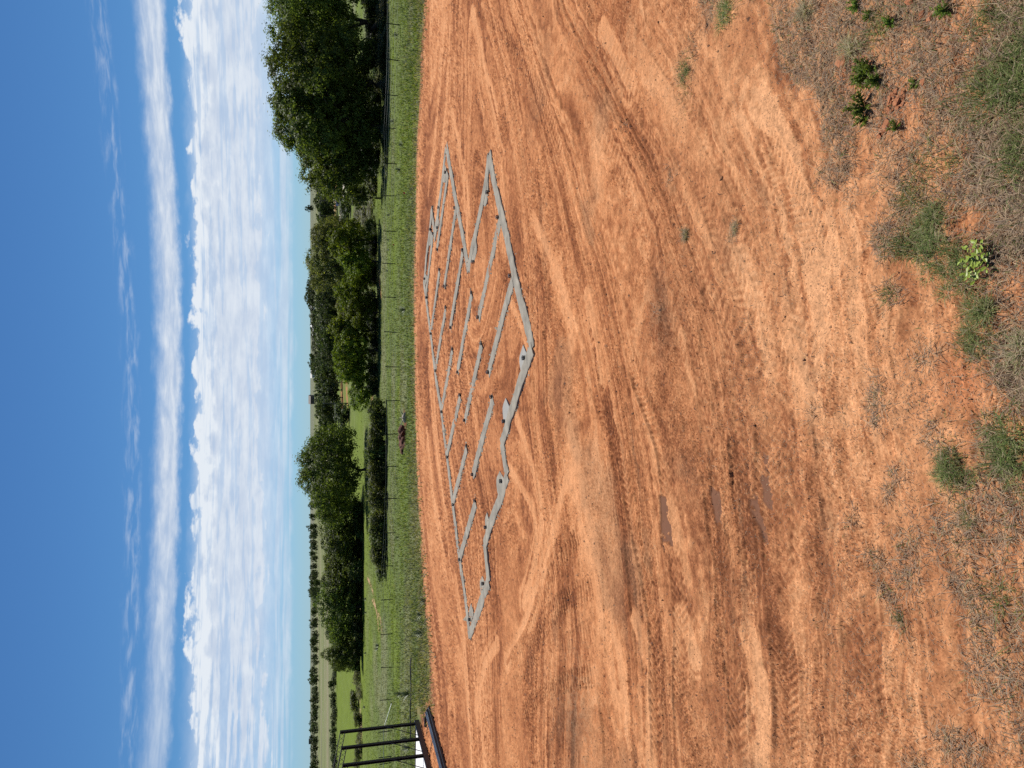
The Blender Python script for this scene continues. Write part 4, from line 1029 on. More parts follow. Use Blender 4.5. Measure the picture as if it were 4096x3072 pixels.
for i in range(34):
    yi = 905 + i * 21 + random.uniform(-8, 8)
    if 1135 < yi < 1165 or 1420 < yi < 1440 or yi > 1560: continue
    x, z, H, mp = spot(yi, 114 + random.uniform(-3, 4), 1470 + random.uniform(-12, 14))
    put_shrub('understory_shrub', ('dark', 'olive', 'dark')[i % 3], i, x, 114 + random.uniform(-3, 4), 62 * mp, max(1.2, H), 'shaded undergrowth bush between the trunks of the creek trees', 'undergrowth of the creek trees')
for i in range(22):
    yi = -20 + i * 32 + random.uniform(-8, 8)
    if 60 < yi < 130: continue
    x, z, H, mp = spot(yi, 109 + random.uniform(-3, 4), 1450 + random.uniform(-20, 25))
    put_shrub('understory_shrub', ('dark', 'green', 'dark')[i % 3], i, x, 109 + random.uniform(-3, 4), 85 * mp, max(1.2, H), 'shaded undergrowth bush beneath the dense cottonwood clump', 'undergrowth of the cottonwood clump')
for i in range(26):
    yi = 2030 + i * 25 + random.uniform(-8, 8)
    Yd = 151 + random.uniform(-7, 7)
    if i % 5 == 3: continue
    x, z, H, mp = spot(yi, Yd, 1408 + random.uniform(-22, 22))
    put_shrub('understory_shrub', ('olive', 'green', 'olive')[i % 3], i, x, Yd, 60 * mp, max(1.2, H), 'shaded undergrowth bush beneath the loose row of valley trees', 'undergrowth of the valley trees')
for i in range(20):
    yi = 10 + i * 33 + random.uniform(-10, 10); p = hit(1545 + random.uniform(-8, 8), yi); h_ = random.uniform(.5, 1.1)
    put_shrub('fence_weed', ('grey', 'olive')[i % 2], i, p.x, p.y, h_ * random.uniform(1.6, 2.6), h_, 'low weedy bush in the shade strip between cottonwoods and fence', 'weeds along the shaded fence')
p = hit(1396, 1660)
put_shrub('juniper_shrub', 'dark', 0, p.x, p.y, 5.5, 3.6, 'round blackish juniper bush at the end of the red bare bank', None)
# far trees: thickets, hedgerows and the ridge line
FT = [tree_meshes(880 + k, 8.0, 7.5, .04, 1900, .30, LD, 10, .26, 2, clumps=22) for k in range(3)] + [tree_meshes(890 + k, 8.0, 7.5, .05, 1900, .30, (.055, .080, .030), 10, .26, 2, clumps=22) for k in range(2)]
def far(yi, Yd, vt, wpx, k, label, group, name='far_tree', ztop=True):
    x, z, H, mp = spot(yi, Yd, vt)
    if H < 1.0: H = 3.0
    put_tree(name, FT[k % 5], x, Yd, wpx * mp / 7.5, H / 8.0, k * 1.3, label, group=group, z=z - .3)
for i in range(21):
    far(1125 + i * 29, 255 + random.uniform(-25, 25), 1256 + random.uniform(-10, 18), random.uniform(75, 105), i, 'dark round tree in the thicket behind the creek trees', 'thicket behind the creek')
for i in range(16):
    far(1130 + i * 34 + random.uniform(-8, 8), 380 + random.uniform(-35, 35), 1246 + random.uniform(-10, 12), random.uniform(60, 90), i + 2, 'dark tree on the wooded slope below the hill farms', 'trees on the slope below the farms')
for i, (yi, vt, w_) in enumerate([(700, 1238, 90), (745, 1240, 95), (795, 1246, 90), (850, 1252, 95), (885, 1262, 70), (905, 1270, 60), (770, 1262, 80), (825, 1270, 80)]):
    far(yi, 285 + (i % 3) * 9, vt, w_, i, 'dark shade tree behind the two parked cars', 'shade trees behind the cars', 'shade_tree')
for i, (yi, vt, w_) in enumerate([(1130, 1222, 50), (1160, 1218, 55), (1185, 1213, 70), (1215, 1226, 50), (1270, 1234, 60), (1300, 1236, 60), (1345, 1240, 60), (1385, 1242, 50), (1430, 1232, 40), (1455, 1228, 36), (1480, 1238, 40), (1240, 1236, 50)]):
    far(yi, 700 + (i % 4) * 30, vt, w_, i, 'dark tree on the low hill beside the white farm buildings', 'trees around the hill farms')
for i, (yi, Yd, vt, w_) in enumerate([(832, 1100, 1214, 26), (1760, 900, 1236, 18), (2020, 700, 1228, 34), (2066, 700, 1230, 26), (2110, 680, 1222, 34), (2135, 650, 1235, 40)]):
    far(yi, Yd, vt, w_, i, 'single rounded tree standing out against the sky on the far ridge', 'lone ridge trees')
for i in range(40):
    yi = 2140 + i * 24.5 + random.uniform(-8, 8)
    far(yi, 720 + random.uniform(-60, 60), 1236 + random.uniform(-8, 6), random.uniform(24, 44), i, 'dark tree in the continuous row along the far ridge', 'row of trees along the far ridge', 'ridge_tree')
far(2372, 480, 1227, 46, 1, 'solitary tree on the far pasture casting a dark shadow', None, 'pasture_tree')
far(2335, 470, 1246, 40, 3, 'low wide bush-like tree near the solitary pasture tree', None, 'pasture_tree')
for i in range(15):
    yi = 2655 + i * 31 + random.uniform(-8, 8)
    far(yi, 292 + random.uniform(-8, 8), 1322 - 20 * math.exp(-((yi - 2765) / 40) ** 2) - 14 * math.exp(-((yi - 2950) / 60) ** 2) + random.uniform(-5, 5), random.uniform(34, 54), i, 'dark bush in the hedgerow beyond the bright green field', 'hedgerow beyond the field', 'hedgerow_bush')
for i in range(14):
    p = hit(random.uniform(1432, 1450), 2610 + i * 34 + random.uniform(-9, 9)); h_ = random.uniform(.7, 1.8)
    put_shrub('gully_shrub', 'grey' if i % 2 else 'olive', i, p.x, p.y, h_ * random.uniform(1.3, 2.2), h_, 'small scrubby bush along the shallow gully in the pasture', 'bushes along the gully')

# ------------------------------------------------------------------ pasture plants
def yucca_mesh(seed, n=46, L=.55):
    r = np.random.default_rng(seed); V = []; F = []
    for k in range(n):
        a = r.uniform(0, 6.283); l = r.uniform(.15, 1.25); ln_ = L * r.uniform(.6, 1.15)
        d = np.array([math.sin(l) * math.cos(a), math.sin(l) * math.sin(a), math.cos(l)]); s = np.array([-math.sin(a), math.cos(a), 0]) * .022
        b0 = len(V); V += [tuple(-s), tuple(s), tuple(d * ln_ * .6 + s * .8), tuple(d * ln_ * .6 - s * .8), tuple(d * ln_ - np.array([0, 0, .05]))]
        F += [(b0, b0 + 1, b0 + 2, b0 + 3), (b0 + 3, b0 + 2, b0 + 4)]
    mm = bpy.data.meshes.new('yucca_leaves'); mm.from_pydata(V, [], F); mm.materials.append(MAT['yucca_leaf']); mm.update()
    return mm
mat('yucca_leaf', (.20, .23, .12), .6, noise=(6, .3))
YM = [yucca_mesh(40 + k) for k in range(3)]
for i, (v, yi, s_) in enumerate([(1612, 578, 1.0), (1602, 680, 1.2), (1622, 1240, 1.2), (1556, 960, .8), (1558, 1000, .8), (1553, 1083, .8), (1535, 2295, .9), (1465, 2395, 1.2), (1466, 2450, 1.1), (1465, 2612, 1.0), (1515, 2582, 1.3), (1512, 2595, 1.1), (1693, 2530, 1.1), (1690, 2455, 1.0),
                                 (1605, 2775, 1.4), (1640, 2772, 1.6), (1460, 2828, 1.1), (1640, 2990, 1.2), (1630, 2955, 1.1), (1700, 2400, .8), (1595, 2150, .8), (1560, 860, .9), (1575, 485, 1.0), (1590, 140, 1.0)]):
    p = hit(v, yi)
    o = link('yucca_plant', YM[i % 3], loc=(p.x, p.y, zat(p.x, p.y))); o.scale = (s_,) * 3; o.rotation_euler = (0, 0, i)
    tag(o, 'spiky pale yucca tuft standing in the green pasture', 'yucca', 'yucca tufts in the pasture')

# ------------------------------------------------------------------ wire fence
PST = [(1602, -45), (1601, 100), (1599, 243), (1592, 383), (1583, 514), (1588, 656), (1585, 784), (1585, 926), (1580, 1055), (1583, 1190), (1589, 1329), (1597, 1468), (1600, 1602), (1592, 1735), (1594, 1864), (1589, 1994), (1583, 2131), (1572, 2263), (1572, 2397), (1570, 2535), (1572, 2668), (1567, 2797), (1566, 2923), (1566, 3050), (1566, 3180)]
fence = thing('wire_fence', 'thin strand wire fence on dark steel posts across the green pasture', 'fence')
pb = MB()
pb.box(-.042, .042, -.008, .008, -.25, 1.32); pb.box(-.008, .008, -.05, -.0085, -.25, 1.318)
for k in range(9): pb.box(-.014, .014, .0065, .018, .15 + k * .13, .19 + k * .13)
post_me = None; tops = []
for v, yi in PST:
    p = hit(v, yi); z = zat(p.x, p.y)
    if post_me is None: o = pb.build('post', MAT['post_steel'], fence); post_me = o.data
    else: o = link('post', post_me, fence)
    o.location = (p.x, p.y, z); o.rotation_euler = (random.uniform(-.05, .05), random.uniform(-.05, .05), random.uniform(-.4, .4)); tops.append(Vector((p.x, p.y + .02, z)))
for hgt in (.28, .52, .76, 1.0, 1.22):
    wb = MB(); pts = []
    for a, b_ in zip(tops[:-1], tops[1:]):
        for k in range(4):
            t = k / 4; q = a.lerp(b_, t); q.z += hgt - .03 * math.sin(math.pi * t); pts.append(q)
    pts.append(tops[-1] + Vector((0, 0, hgt)))
    wb.tube(pts, .006, 4); wb.build('wire', MAT['wire'], fence)
# pipe corner brace of the fence
pf = thing('pipe_brace', 'galvanised pipe fence brace with a sloping strut and dark posts', 'fence brace')
A = hit(1568, 2923); B = hit(1567, 3025); Bz = zat(B.x, B.y); Az = zat(A.x, A.y); D = hit(1569, 2812)
for P_, zz_ in ((A, Az), (B, Bz)):
    m_ = MB(); m_.tube([(P_.x, P_.y, zz_ - .3), (P_.x, P_.y, zz_ + 1.45)], .055, 8); m_.build('post', MAT['black_steel'], pf)
m_ = MB(); m_.tube([(A.x + .3, A.y - .04, Az + .92), (B.x - 4, B.y - .04, Bz + .92)], .032, 8); m_.build('rail', MAT['galvanised'], pf)
m_ = MB(); m_.tube([(A.x + .3, A.y - .04, Az + .95), (D.x, D.y, zat(D.x, D.y) + .05)], .036, 8); m_.build('strut', MAT['galvanised'], pf)
m_ = MB(); m_.tube([(D.x, D.y, zat(D.x, D.y) - .2), (D.x, D.y, zat(D.x, D.y) + .18)], .05, 8); m_.build('stub', MAT['black_steel'], pf)
# a long dark pipe lying in the grass
m_ = MB(); pts = []
for k in range(13):
    p = hit(1654 - .2 * k, 2631 + k * 27); pts.append((p.x, p.y, zat(p.x, p.y) + .16 + .02 * math.sin(k)))
m_.tube(pts, .045, 8); tag(m_.build('steel_pipe', MAT['black_steel']), 'long thin dark pipe lying across the grass near the steel frame', 'pipe')

# ------------------------------------------------------------------ steel building frame
fr = thing('steel_building', 'black steel building frame with lattice roof trusses over a white slab', 'building frame')
P1 = Vector((*pad(1681, 2893), 0)); P2 = Vector((*pad(1698, 2957), 0)); P3 = Vector((*pad(1715, 3020), 0))
wall = (P3 - P1).normalized(); step_ = (P3 - P1).length / 2; inward = Vector((wall.y, -wall.x, 0))
if inward.x > 0: inward = -inward
EH = 4.42
chn = MB(); chn.channel(P1 - wall * .3 + Vector((0, 0, .16)), P1 + wall * (step_ * 7) + Vector((0, 0, .16)), .14, .26, .012); chn.build('base_channel', MAT['brown_steel'], fr)
rim = MB(); rim.beam(P1 - wall * .28 + Vector((0, 0, .297)) + inward * .03, P1 + wall * (step_ * 7) + Vector((0, 0, .297)) + inward * .03, .03, .008); rim.build('rim_strip', MAT['galvanised'], fr)
sl = MB(); c = [P1 + inward * .12 - wall * .2, P1 + inward * 14 - wall * .2, P1 + inward * 14 + wall * step_ * 7, P1 + inward * .12 + wall * step_ * 7]
sl.add([(q.x, q.y, -.1) for q in c] + [(q.x, q.y, .20) for q in c], [(0, 1, 2, 3), (7, 6, 5, 4), (0, 4, 5, 1), (1, 5, 6, 2), (2, 6, 7, 3), (3, 7, 4, 0)]); sl.build('slab', MAT['white_slab'], fr)
ed = MB(); ed.beam(P1 - wall * .23 + inward * .12 + Vector((0, 0, .21)), P1 - wall * .23 + inward * 14 + Vector((0, 0, .21)), .05, .06); ed.build('slab_edge', MAT['black_steel'], fr)
slope = math.tan(math.radians(10.5))
for k in range(7):
    P = P1 + wall * (step_ * k)
    m_ = MB(); m_.channel(P + Vector((0, 0, .29)), P + Vector((0, 0, EH)), .13, .15, .010, up=inward); m_.build('column', MAT['black_steel'], fr)
    ra = MB(); L_ = 7.0
    a0 = P + Vector((0, 0, EH - .02)); a1 = a0 + inward * L_ + Vector((0, 0, L_ * slope))
    dz = Vector((0, 0, -.26))
    ra.beam(a0, a1, .05, .04); ra.beam(a0 + dz, a1 + dz, .05, .04)
    nn = 28
    for j in range(nn):
        u0 = a0.lerp(a1, j / nn); u1 = a0.lerp(a1, (j + 1) / nn)
        ra.beam(u0 + (dz if j % 2 else Vector()), u1 + (Vector() if j % 2 else dz), .016, .016)
        ra.beam(u0 + (Vector() if j % 2 else dz), u1 + (dz if j % 2 else Vector()), .014, .014)
    ra.build('roof_truss', MAT['black_steel'], fr)
    br = MB(); br.tube([P + Vector((0, 0, 2.0)) - inward * .05, P + wall * (step_ * .8) + Vector((0, 0, .30)) - inward * .05], .022, 6); br.build('brace', MAT['brown_steel'], fr)
# bundle of long steel purlins beside it
U0 = Vector((*pad(1720, 2842), 0)); U1 = Vector((*pad(1786, 3085), 0)); ud = (U1 - U0).normalized(); us = Vector((-ud.y, ud.x, 0))
for k in range(9):
    lay = k // 5; q = (k % 5) - 2 + lay * .5
    off = us * (q * .125 + random.uniform(-.02, .02)); a = U0 + off + ud * random.uniform(-.5, .9) + Vector((0, 0, .07 + lay * .105)); b_ = a + ud * 9.0 + us * random.uniform(-.05, .05)
    m_ = MB(); m_.channel(a, b_, .10, .10, .008, flip=random.choice((1, -1)))
    tag(m_.build('steel_purlin', MAT['blue_steel']), 'long blue-black steel purlin in the bundle beside the frame', 'steel purlin', 'purlins bundled beside the steel frame')
x, y = pad(1706, 2886)
m_ = MB(); m_.box(-.28, .28, -.09, .09, 0, .07); m_.box(-.25, .25, -.06, .06, .0705, .13)
o = m_.build('steel_offcut', MAT['black_steel']); o.location = (x, y, .0); o.rotation_euler = (0, 0, .15); tag(o, 'short black steel offcut on the dirt at the frame corner', 'offcut')
for (a, b_, lab) in [((1699, 2850), (1694, 2885), 'thin dark rod leaning off the frame corner onto dirt'), ((1716, 2900), (1706, 2945), 'thin dark rod lying between the frame and the purlins'), ((1733, 2960), (1722, 3010), 'thin dark bent rod lying beside the second frame bay')]:
    p, q = pad(*a), pad(*b_); m_ = MB(); m_.tube([(p[0], p[1], .03), ((p[0] + q[0]) / 2 + .06, (p[1] + q[1]) / 2, .035), (q[0], q[1], .03)], .018, 6)
    tag(m_.build('steel_rod', MAT['black_steel']), lab, 'rod', 'loose rods by the frame')

# ------------------------------------------------------------------ hole, log, spoil
p = hit(1627, 1652); q = hit(1627, 1690); lz = zat(p.x, p.y)
pts = [Vector((p.x, p.y, zat(p.x, p.y) + .10)), Vector(((p.x * 2 + q.x) / 3, (p.y * 2 + q.y) / 3 + .1, lz + .16)), Vector(((p.x + q.x * 2) / 3, (p.y + q.y * 2) / 3 - .05, lz + .15)), Vector((q.x, q.y, zat(q.x, q.y) + .12))]
m_ = MB(); m_.tube(pts, [.10, .17, .19, .08], 9); lg = thing('dead_log', 'bleached dead log lying on the edge of the grubbed hole', 'log'); m_.build('log', MAT['dead_wood'], lg, True)
for k in range(4):
    b0 = pts[1].lerp(pts[2], k / 3); a = k * 1.7; m_ = MB(); m_.tube([tuple(b0), tuple(b0 + Vector((math.cos(a) * .3, math.sin(a) * .3, .22))), tuple(b0 + Vector((math.cos(a) * .55, math.sin(a) * .6, .30)))], [.05, .03, .01], 5); m_.build('branch_stub', MAT['dead_wood'], lg)
def lump_mesh(name, seed, m_, sub=2, rough=.25):
    import bmesh
    bm = bmesh.new(); bmesh.ops.create_icosphere(bm, subdivisions=sub, radius=1)
    r = np.random.default_rng(seed); o_ = r.uniform(-50, 50, 3)
    for v in bm.verts:
        k = 1 + rough * float(fbm(np.array([v.co.x * 1.7 + o_[0] + v.co.z]), np.array([v.co.y * 1.7 + o_[1] - v.co.z]), seed, 3)[0]) * 1.6; v.co *= k
    mm = bpy.data.meshes.new(name); bm.to_mesh(mm); bm.free(); mm.materials.append(m_); return mm
pl = thing('dirt_pile', 'dark red mound of dug soil and roots at the end of the hole', 'dirt pile', tuple(hit(1613, 1757)))
mat('spoil', (.17, .062, .032), .95, noise=(4, .6), bump=(6, .9, .1))
for k, (dx, dy, s_) in enumerate([(0, 0, .7), (.6, .2, .5), (-.6, -.1, .45), (.1, .7, .5), (-.2, -.6, .4)]):
    o = link('soil_heap', lump_mesh('soil_heap', 60 + k, MAT['spoil'], 3, .5), pl, (dx, dy, .02)); o.scale = (s_, s_, s_ * .55)

# ------------------------------------------------------------------ weeds and stones in the foreground
def feather_weed(seed, n_stem=16, L=.24, col=(.165, .235, .050)):
    global RNG
    keepr = RNG; RNG = np.random.default_rng(seed); tb = MB(); P = []; N = []
    for k in range(n_stem):
        a = RNG.uniform(0, 6.283); l = RNG.uniform(.15, 1.15); ln_ = L * RNG.uniform(.6, 1.15)
        d = np.array([math.sin(l) * math.cos(a), math.sin(l) * math.sin(a), math.cos(l)])
        tip = d * ln_; tb.tube([(0, 0, -.01), tuple(tip * .5), tuple(tip)], [.004, .003, .001], 4, False)
        for t in np.linspace(.25, 1, 26):
            for _ in range(2): P.append(tip * t + RNG.normal(0, .012, 3)); N.append(RNG.normal(0, 1, 3) + d)
    P = np.array(P); P[:, 2] = np.maximum(P[:, 2], .004); N = np.array(N); N /= np.linalg.norm(N, axis=1)[:, None]
    c = np.array(col)[None] * RNG.uniform(.6, 1.5, len(P))[:, None]
    V, F, CC = leaf_quads(P, N, .016, c); lm = npmesh('foliage', V, F, MAT['leaf'], CC)
    sm = bpy.data.meshes.new('stems'); sm.from_pydata(tb.v, [], tb.f); sm.materials.append(MAT['yucca_leaf']); sm.update()
    RNG = keepr
    return sm, lm
FW = [feather_weed(90 + k) for k in range(3)]
for i, (v, yi, s_, lab) in enumerate([(3480, 285, 1.25, 'dark green feathery weed sprawling over the broken red stones'), (3445, 300, .9, 'low arm of feathery weed beside the flat red stone'), (3515, 320, .9, 'feathery weed with grey-green tips beside the red stones'), (3455, 430, 1.15, 'upright bright green feathery weed growing out of dead grey grass'), (3460, 480, .8, 'dull feathery weed at the foot of the upright bright one'),
                                      (3575, 95, .7, 'small round green weed beside a dark hole'), (3485, 60, .55, 'small green weed sprig in the grey thatch by the pale track'), (3432, 20, .7, 'dark green weed sprig at the edge of the bare orange bank'), (3790, 45, .8, 'thin green weed stem lying over the thatch'),
                                      (3590, 510, .55, 'small pale weed at the end of the red stone trail'), (3665, 340, .5, 'tiny green weed by a lone red stone')]):
    x, y = pad(v, yi); o = thing('feather_weed', lab, 'weed', (x, y, zat(x, y)), i * 1.1); o.scale = (s_ * .74,) * 3
    link('stems', FW[i % 3][0], o); link('foliage', FW[i % 3][1], o)
# leafy yellow-green plant
x, y = pad(3925, 1045); RNG2 = np.random.default_rng(5)
lp_ = thing('leafy_plant', 'yellow-green broad-leaved plant in the dark grass', 'plant', (x, y, zat(x, y)))
mat('lime_leaf', (.26, .34, .035), .45, noise=(20, .35))
def leaf_blade():
    V = [(0, 0, 0), (.012, .012, .004), (.034, .015, .004), (.055, 0, -.003), (.034, -.015, .004), (.012, -.012, .004), (.03, 0, -.001)]
    return V, [(0, 1, 6), (1, 2, 6), (2, 3, 6), (3, 4, 6), (4, 5, 6), (5, 0, 6)]
lv, lf = leaf_blade(); leaf_me = None
sm_ = MB()
for k in range(14):
    a = k * 2.4; r = .03 + .11 * (k / 14); sm_.tube([(0, 0, 0), (r * .5 * math.cos(a), r * .5 * math.sin(a), .06), (r * math.cos(a), r * math.sin(a), .11 + .03 * math.sin(k))], [.003, .0025, .002], 4, False)
sm_.build('stem', MAT['yucca_leaf'], lp_)
for k in range(84):
    a = RNG2.uniform(0, 6.283); r = .17 * math.sqrt(RNG2.uniform(0, 1))
    if leaf_me is None: o = obj('leaf', lv, lf, MAT['lime_leaf'], lp_); leaf_me = o.data
    else: o = link('leaf', leaf_me, lp_)
    o.location = (r * math.cos(a) * 1.1, r * math.sin(a) * .8, .05 + RNG2.uniform(0, .10)); o.rotation_euler = (RNG2.uniform(-.5, .5), RNG2.uniform(-.6, .3), RNG2.uniform(0, 6.28)); o.scale = (RNG2.uniform(.7, 1.25),) * 3
# dense green grass clumps that stand out singly
def clump(seed, n=420, R=.16, L=.20, straw=.15):
    global RNG
    keepr = RNG; RNG = np.random.default_rng(seed)
    sub = RNG.normal(0, R * .75, (7, 2)); a = RNG.uniform(0, 6.283, n); r = R * .5 * np.sqrt(RNG.uniform(0, 1, n)); kk_ = RNG.integers(0, 7, n); bx = np.cos(a) * r + sub[kk_, 0]; by = np.sin(a) * r + sub[kk_, 1]
    c = palg[RNG.integers(0, 4, n)] * RNG.uniform(.8, 1.3, n)[:, None]; s_ = RNG.uniform(0, 1, n) < straw; c[s_] = np.array([.40, .34, .22])
    V, F, CC = blades(bx, by, RNG.uniform(.5, 1.1, n) * L, RNG.uniform(.004, .008, n), RNG.uniform(.5, 1.4, n), a + RNG.normal(0, .7, n), c, z=np.zeros(n))
    RNG = keepr
    return npmesh('grass_clump', V, F, MAT['grass_blade'], CC)
GC = [clump(60 + k) for k in range(3)]; GS = [clump(70 + k, 300, .12, .24, .8) for k in range(2)]
for i, (v, yi, s_, kind, lab) in enumerate([(4060, 1780, 1.5, 0, 'dense bright green grass clump on bare orange dirt'), (4075, 1870, 1.1, 0, 'smaller green clump joined to the dense bright one'), (3830, 1850, .9, 0, 'ragged green grass tuft in the red dirt beside a trampled dead patch'), (3800, 1900, .8, 0, 'flattened green tuft beside the ragged one'),
                                           (3720, 1000, 1.0, 0, 'dark green grass clump at the end of a tyre print'), (3750, 900, 1.1, 0, 'long leaning green grass clump between dead patches'), (4030, 380, 1.5, 0, 'wide soft green grass clump above the grey thatch'), (3830, 1080, 1.0, 0, 'olive green grass clump near the broad-leaved plant'),
                                           (3945, 1290, 1.1, 0, 'dark green grass clump where the bare dirt begins'), (3890, 1400, 1.0, 0, 'deep green grass tuft by the red crumbled soil'), (4070, 1420, 1.2, 1, 'pale straw clump arching over the crumbled soil'), (2745, 940, .9, 1, 'lone straw tuft on the bare dirt between wheel tracks'), (2940, 905, .6, 1, 'small straw tuft beside the smooth pale track'),
                                           (3400, 200, 1.2, 1, 'grey straw clump at the corner of the smooth pale track'), (3230, 60, 1.1, 1, 'grey dry clump on the bank above the pale track'), (2900, 60, 1.3, 0, 'dark green and grey grass clump on the orange bank'), (2740, 290, .8, 0, 'thin green tuft in the bare dirt with straw around it'), (3855, 2070, .6, 0, 'short green tuft by the muddy puddle hole')]):
    x, y = pad(v, yi); o = link('grass_tuft' if s_ < 1 else 'grass_clump', (GC, GS)[kind][i % (3 if kind == 0 else 2)], loc=(x, y, zat(x, y))); o.scale = (s_ * .72,) * 3; o.rotation_euler = (0, 0, i * 1.9)
    tag(o, lab, 'grass clump')
RM = [lump_mesh('red_stone', 20 + k, MAT['rock'], 1, .55) for k in range(5)]
rr = random.Random(3)
RS = [(3580, 380, .05), (3600, 395, .045), (3565, 395, .05), (3592, 410, .05), (3612, 385, .04), (3570, 420, .04), (3558, 440, .035), (3600, 425, .03), (3585, 368, .04), (3545, 500, .06), (3540, 530, .045), (3530, 515, .035), (3522, 545, .04), (3690, 60, .06), (3732, 65, .055), (3640, 10, .06), (3700, 325, .05), (3440, 262, .045), (3372, 245, .085)]
for k in range(30):
    a = rr.uniform(0, 6.283); t = rr.uniform(0, 1); RS.append((3575 + math.cos(a) * 48 * t, 400 + math.sin(a) * 62 * t, rr.uniform(.018, .038)))
for k in range(26):
    RS.append((3420 + rr.uniform(-45, 60), 265 + rr.uniform(-45, 55), rr.uniform(.016, .034)))
for i, (v, yi, s_) in enumerate(RS):
    x, y = pad(v, yi); o = link('red_stone', RM[i % 5], loc=(x, y, zat(x, y) + s_ * .2)); o.scale = (s_ * rr.uniform(.8, 1.3), s_ * rr.uniform(.7, 1.1), s_ * rr.uniform(.45, .7)); o.rotation_euler = (rr.uniform(-.3, .3), rr.uniform(-.3, .3), rr.uniform(0, 6))
    lab, gr = ('angular red stone in the broken heap between the feathery weeds', 'stones in the broken heap') if 9 > i or 19 <= i < 49 else ('small red stone crumbled off the flat red slab', 'stones by the flat slab') if i >= 49 or i in (17,) else ('single red stone lying in the grey dead thatch', 'stones in the thatch')
    if i == 18: lab, gr = 'largest flat orange slab of stone set in the dirt', None
    tag(o, lab, 'stone', gr)
# twigs
for i in range(26):
    v, yi = rr.uniform(2650, 3300), rr.uniform(700, 1500); x, y = pad(v, yi); a = rr.uniform(0, 6.28); L_ = rr.uniform(.08, .2); z = zat(x, y)
    m_ = MB(); m_.tube([(x, y, z + .006), (x + math.cos(a) * L_ * .5, y + math.sin(a) * L_ * .5, z + .015), (x + math.cos(a + .3) * L_, y + math.sin(a + .3) * L_, z + .008)], [.0035, .003, .0018], 4)
    tag(m_.build('twig', MAT['bark']), 'thin dark twig lying on the trampled orange dirt', 'twig', 'twigs on the foreground dirt')
for v, yi, lab in [(1637, 777, 'tiny red survey flag at the pasture edge near the cottonwoods'), (1588, 982, 'tiny red survey flag by the fence before the creek trees')]:
    p = hit(v, yi); z = zat(p.x, p.y); o = thing('survey_flag', lab, 'flag', (p.x, p.y, z))
    m_ = MB(); m_.tube([(0, 0, -.05), (0, 0, .42)], .006, 5); m_.build('stake', MAT['wire'], o); m_ = MB(); m_.add([(0.006, 0, .28), (.13, .02, .29), (.13, .03, .40), (.006, 0, .42), (0.006, .004, .28), (.13, .024, .29), (.13, .034, .40), (.006, .004, .42)], [(0, 1, 2, 3), (7, 6, 5, 4), (0, 4, 5, 1), (1, 5, 6, 2), (2, 6, 7, 3), (3, 7, 4, 0)]); m_.build('pennant', MAT['flag_red'], o)

# ------------------------------------------------------------------ far roads, cars, poles, farms
L = smooth_line(np.array([tuple(hit(a, b_))[:2] for a, b_ in [(1381, 700), (1378, 745), (1372, 800), (1364, 860), (1358, 900), (1352, 960)]]), 3.0)
d = np.gradient(L, axis=0); d /= np.linalg.norm(d, axis=1)[:, None]; nn = np.stack([-d[:, 1], d[:, 0]], 1)
V = []; F = []
for i, (q, n_) in enumerate(zip(L, nn)):
    for s_ in (-2.6, -.9, .9, 2.6): x, y = q + n_ * s_; V.append((x, y, zat(x, y) + .12 + .03 * (abs(s_) < 1)))
for i in range(len(L) - 1):
    for k in range(3): F.append((i * 4 + k, i * 4 + k + 1, (i + 1) * 4 + k + 1, (i + 1) * 4 + k))
o = obj('gravel_road', V, F, MAT['gravel']); o['kind'] = 'structure'
def car(name, paint, roofm, x, y, rz, label, boxy):
    o = thing(name, label, 'car', (x, y, zat(x, y)), rz)
    prof = [(-2.2, .35), (2.2, .35), (2.25, .75), (1.35, .95), (.75, 1.45), (-1.5 if not boxy else -2.0, 1.48), (-2.25, .95)]
    m_ = MB(); n = len(prof); m_.add([(a, -.88, h_) for a, h_ in prof] + [(a, .88, h_) for a, h_ in prof], [tuple(range(n)), tuple(range(2 * n - 1, n - 1, -1))] + [(i, n + i, n + (i + 1) % n, (i + 1) % n) for i in range(n)]); m_.build('body', paint, o)
    m_ = MB(); m_.box(-1.4, .6, -.75, .75, 1.481, 1.54); m_.build('roof', roofm, o)
    for s_ in (-1, 1): m_ = MB(); m_.box(-1.3, .7, s_ * .885 - .004, s_ * .885 + .004, 1.0, 1.36); m_.build('side_window', MAT['glass'], o)
    m_ = MB(); m_.add([(1.30, -.75, 1.0), (1.30, .75, 1.0), (.84, .7, 1.42), (.84, -.7, 1.42)], [(0, 1, 2, 3)]); m_.build('windscreen', MAT['glass'], o)
    for a in (-1.4, 1.4):
        for s_ in (-.8, .8): m_ = MB(); m_.tube([(a, s_ - .1, .34), (a, s_ + .1, .34)], .34, 14); m_.build('wheel', MAT['rubber'], o)
p = hit(1363, 769); car('parked_car', MAT['red_paint'], MAT['red_paint'], p.x, p.y, 1.3, 'dark maroon car parked at the end of the gravel road', True)
p = hit(1363, 795); car('parked_car', MAT['blue_paint'], MAT['cream_paint'], p.x, p.y, .15, 'dark blue car with a pale roof parked by the shade trees', True)
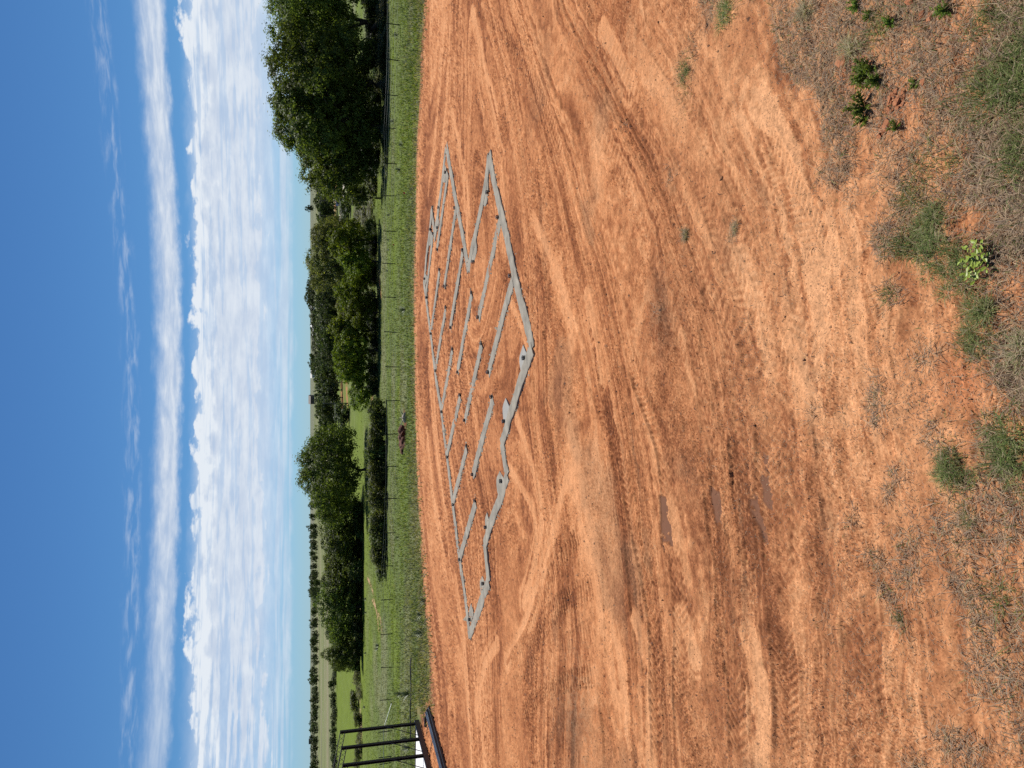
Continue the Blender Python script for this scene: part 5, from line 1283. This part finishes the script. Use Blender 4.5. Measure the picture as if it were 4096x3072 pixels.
for v, yi, h_, lab in [(1372, 807, 7.0, 'bare utility pole by the parked blue car'), (1368, 867, 7.0, 'bare utility pole at the bend of the gravel road'), (1392, 1613, 6.5, 'utility pole standing in front of the red bare bank')]:
    p = hit(v, yi); z = zat(p.x, p.y); o = thing('utility_pole', lab, 'pole', (p.x, p.y, z))
    m_ = MB(); m_.tube([(0, 0, -.5), (0, 0, h_)], [.16, .11], 8); m_.build('pole', MAT['pole_wood'], o)
    m_ = MB(); m_.box(-.9, .9, -.14, -.12, h_ - .55, h_ - .40); m_.build('crossarm', MAT['pole_wood'], o)
    for a in (-.8, 0, .8): m_ = MB(); m_.tube([(a, -.13, h_ - .399), (a, -.13, h_ - .25)], .05, 6); m_.build('insulator', MAT['farm_white'], o)
def farm(name, v, yi, Yd, w_, d_, hw, hr, wm, rm, lab, cat='house'):
    x, z, H, mp = spot(yi, Yd, v); o = thing(name, lab, cat, (x, Yd, z - .3), random.uniform(-.2, .2)); hw += .3
    m_ = MB(); m_.box(-w_ / 2, w_ / 2, -d_ / 2, d_ / 2, 0, hw); m_.add([(-w_ / 2, -d_ / 2, hw), (-w_ / 2, d_ / 2, hw), (-w_ / 2, 0, hw + hr - .1), (w_ / 2, -d_ / 2, hw), (w_ / 2, d_ / 2, hw), (w_ / 2, 0, hw + hr - .1)], [(0, 1, 2), (3, 5, 4)]); m_.build('wall', wm, o)
    m_ = MB()
    for s_ in (-1, 1): m_.add([(-w_ / 2 - .4, s_ * (d_ / 2 + .5), hw - .15), (w_ / 2 + .4, s_ * (d_ / 2 + .5), hw - .15), (w_ / 2 + .4, 0, hw + hr), (-w_ / 2 - .4, 0, hw + hr), (-w_ / 2 - .4, s_ * (d_ / 2 + .5), hw - .02), (w_ / 2 + .4, s_ * (d_ / 2 + .5), hw - .02), (w_ / 2 + .4, 0, hw + hr + .15), (-w_ / 2 - .4, 0, hw + hr + .15)], [(0, 1, 2, 3), (7, 6, 5, 4), (0, 4, 5, 1), (1, 5, 6, 2), (2, 6, 7, 3), (3, 7, 4, 0)])
    m_.build('roof', rm, o)
    m_ = MB(); m_.box(-.6, .6, -d_ / 2 - .06, -d_ / 2 - .01, 0, 2.2); m_.build('door', MAT['farm_brown'], o)
    for a in (-.33, .33): m_ = MB(); m_.box(a * w_ - .7, a * w_ + .7, -d_ / 2 - .06, -d_ / 2 - .01, 1.1, 2.2); m_.build('window', MAT['glass'], o)
farm('farm_house', 1238, 1226, 950, 8, 7, 2.8, 1.8, MAT['farm_white'], MAT['roof_white'], 'white farmhouse with a pale roof under the hilltop trees')
farm('farm_house', 1239, 1297, 950, 7, 6, 2.6, 1.9, MAT['farm_brown'], MAT['roof_white'], 'dark-walled house with a bright white roof on the hill')
farm('farm_shed', 1249, 1322, 800, 9, 5, 2.4, .8, MAT['roof_grey'], MAT['roof_white'], 'long low grey shed with a white roof edge below the hill house', 'shed')
farm('farm_house', 1243, 1497, 900, 8, 6, 2.8, 1.6, MAT['farm_white'], MAT['roof_grey'], 'pale house with a grey roof beside the dark hilltop trees')
farm('farm_barn', 1243, 1598, 900, 9, 8, 4.2, 2.2, MAT['farm_brown'], MAT['farm_brown'], 'dark brown barn alone on the bare far ridge', 'barn')
x, z, H, mp = spot(2966, 760, 1234)
o = thing('water_tank', 'square black tank tower rising above the far ridge trees', 'tank', (x, 760, z - .2)); m_ = MB(); m_.box(-2, 2, -1.6, 1.6, H - 3.4, H); m_.build('tank', MAT['black_steel'], o)
for a in (-1.7, 1.7):
    for b_ in (-1.3, 1.3): m_ = MB(); m_.beam((a, b_, 0), (a, b_, H - 3.41), .3); m_.build('leg', MAT['black_steel'], o)
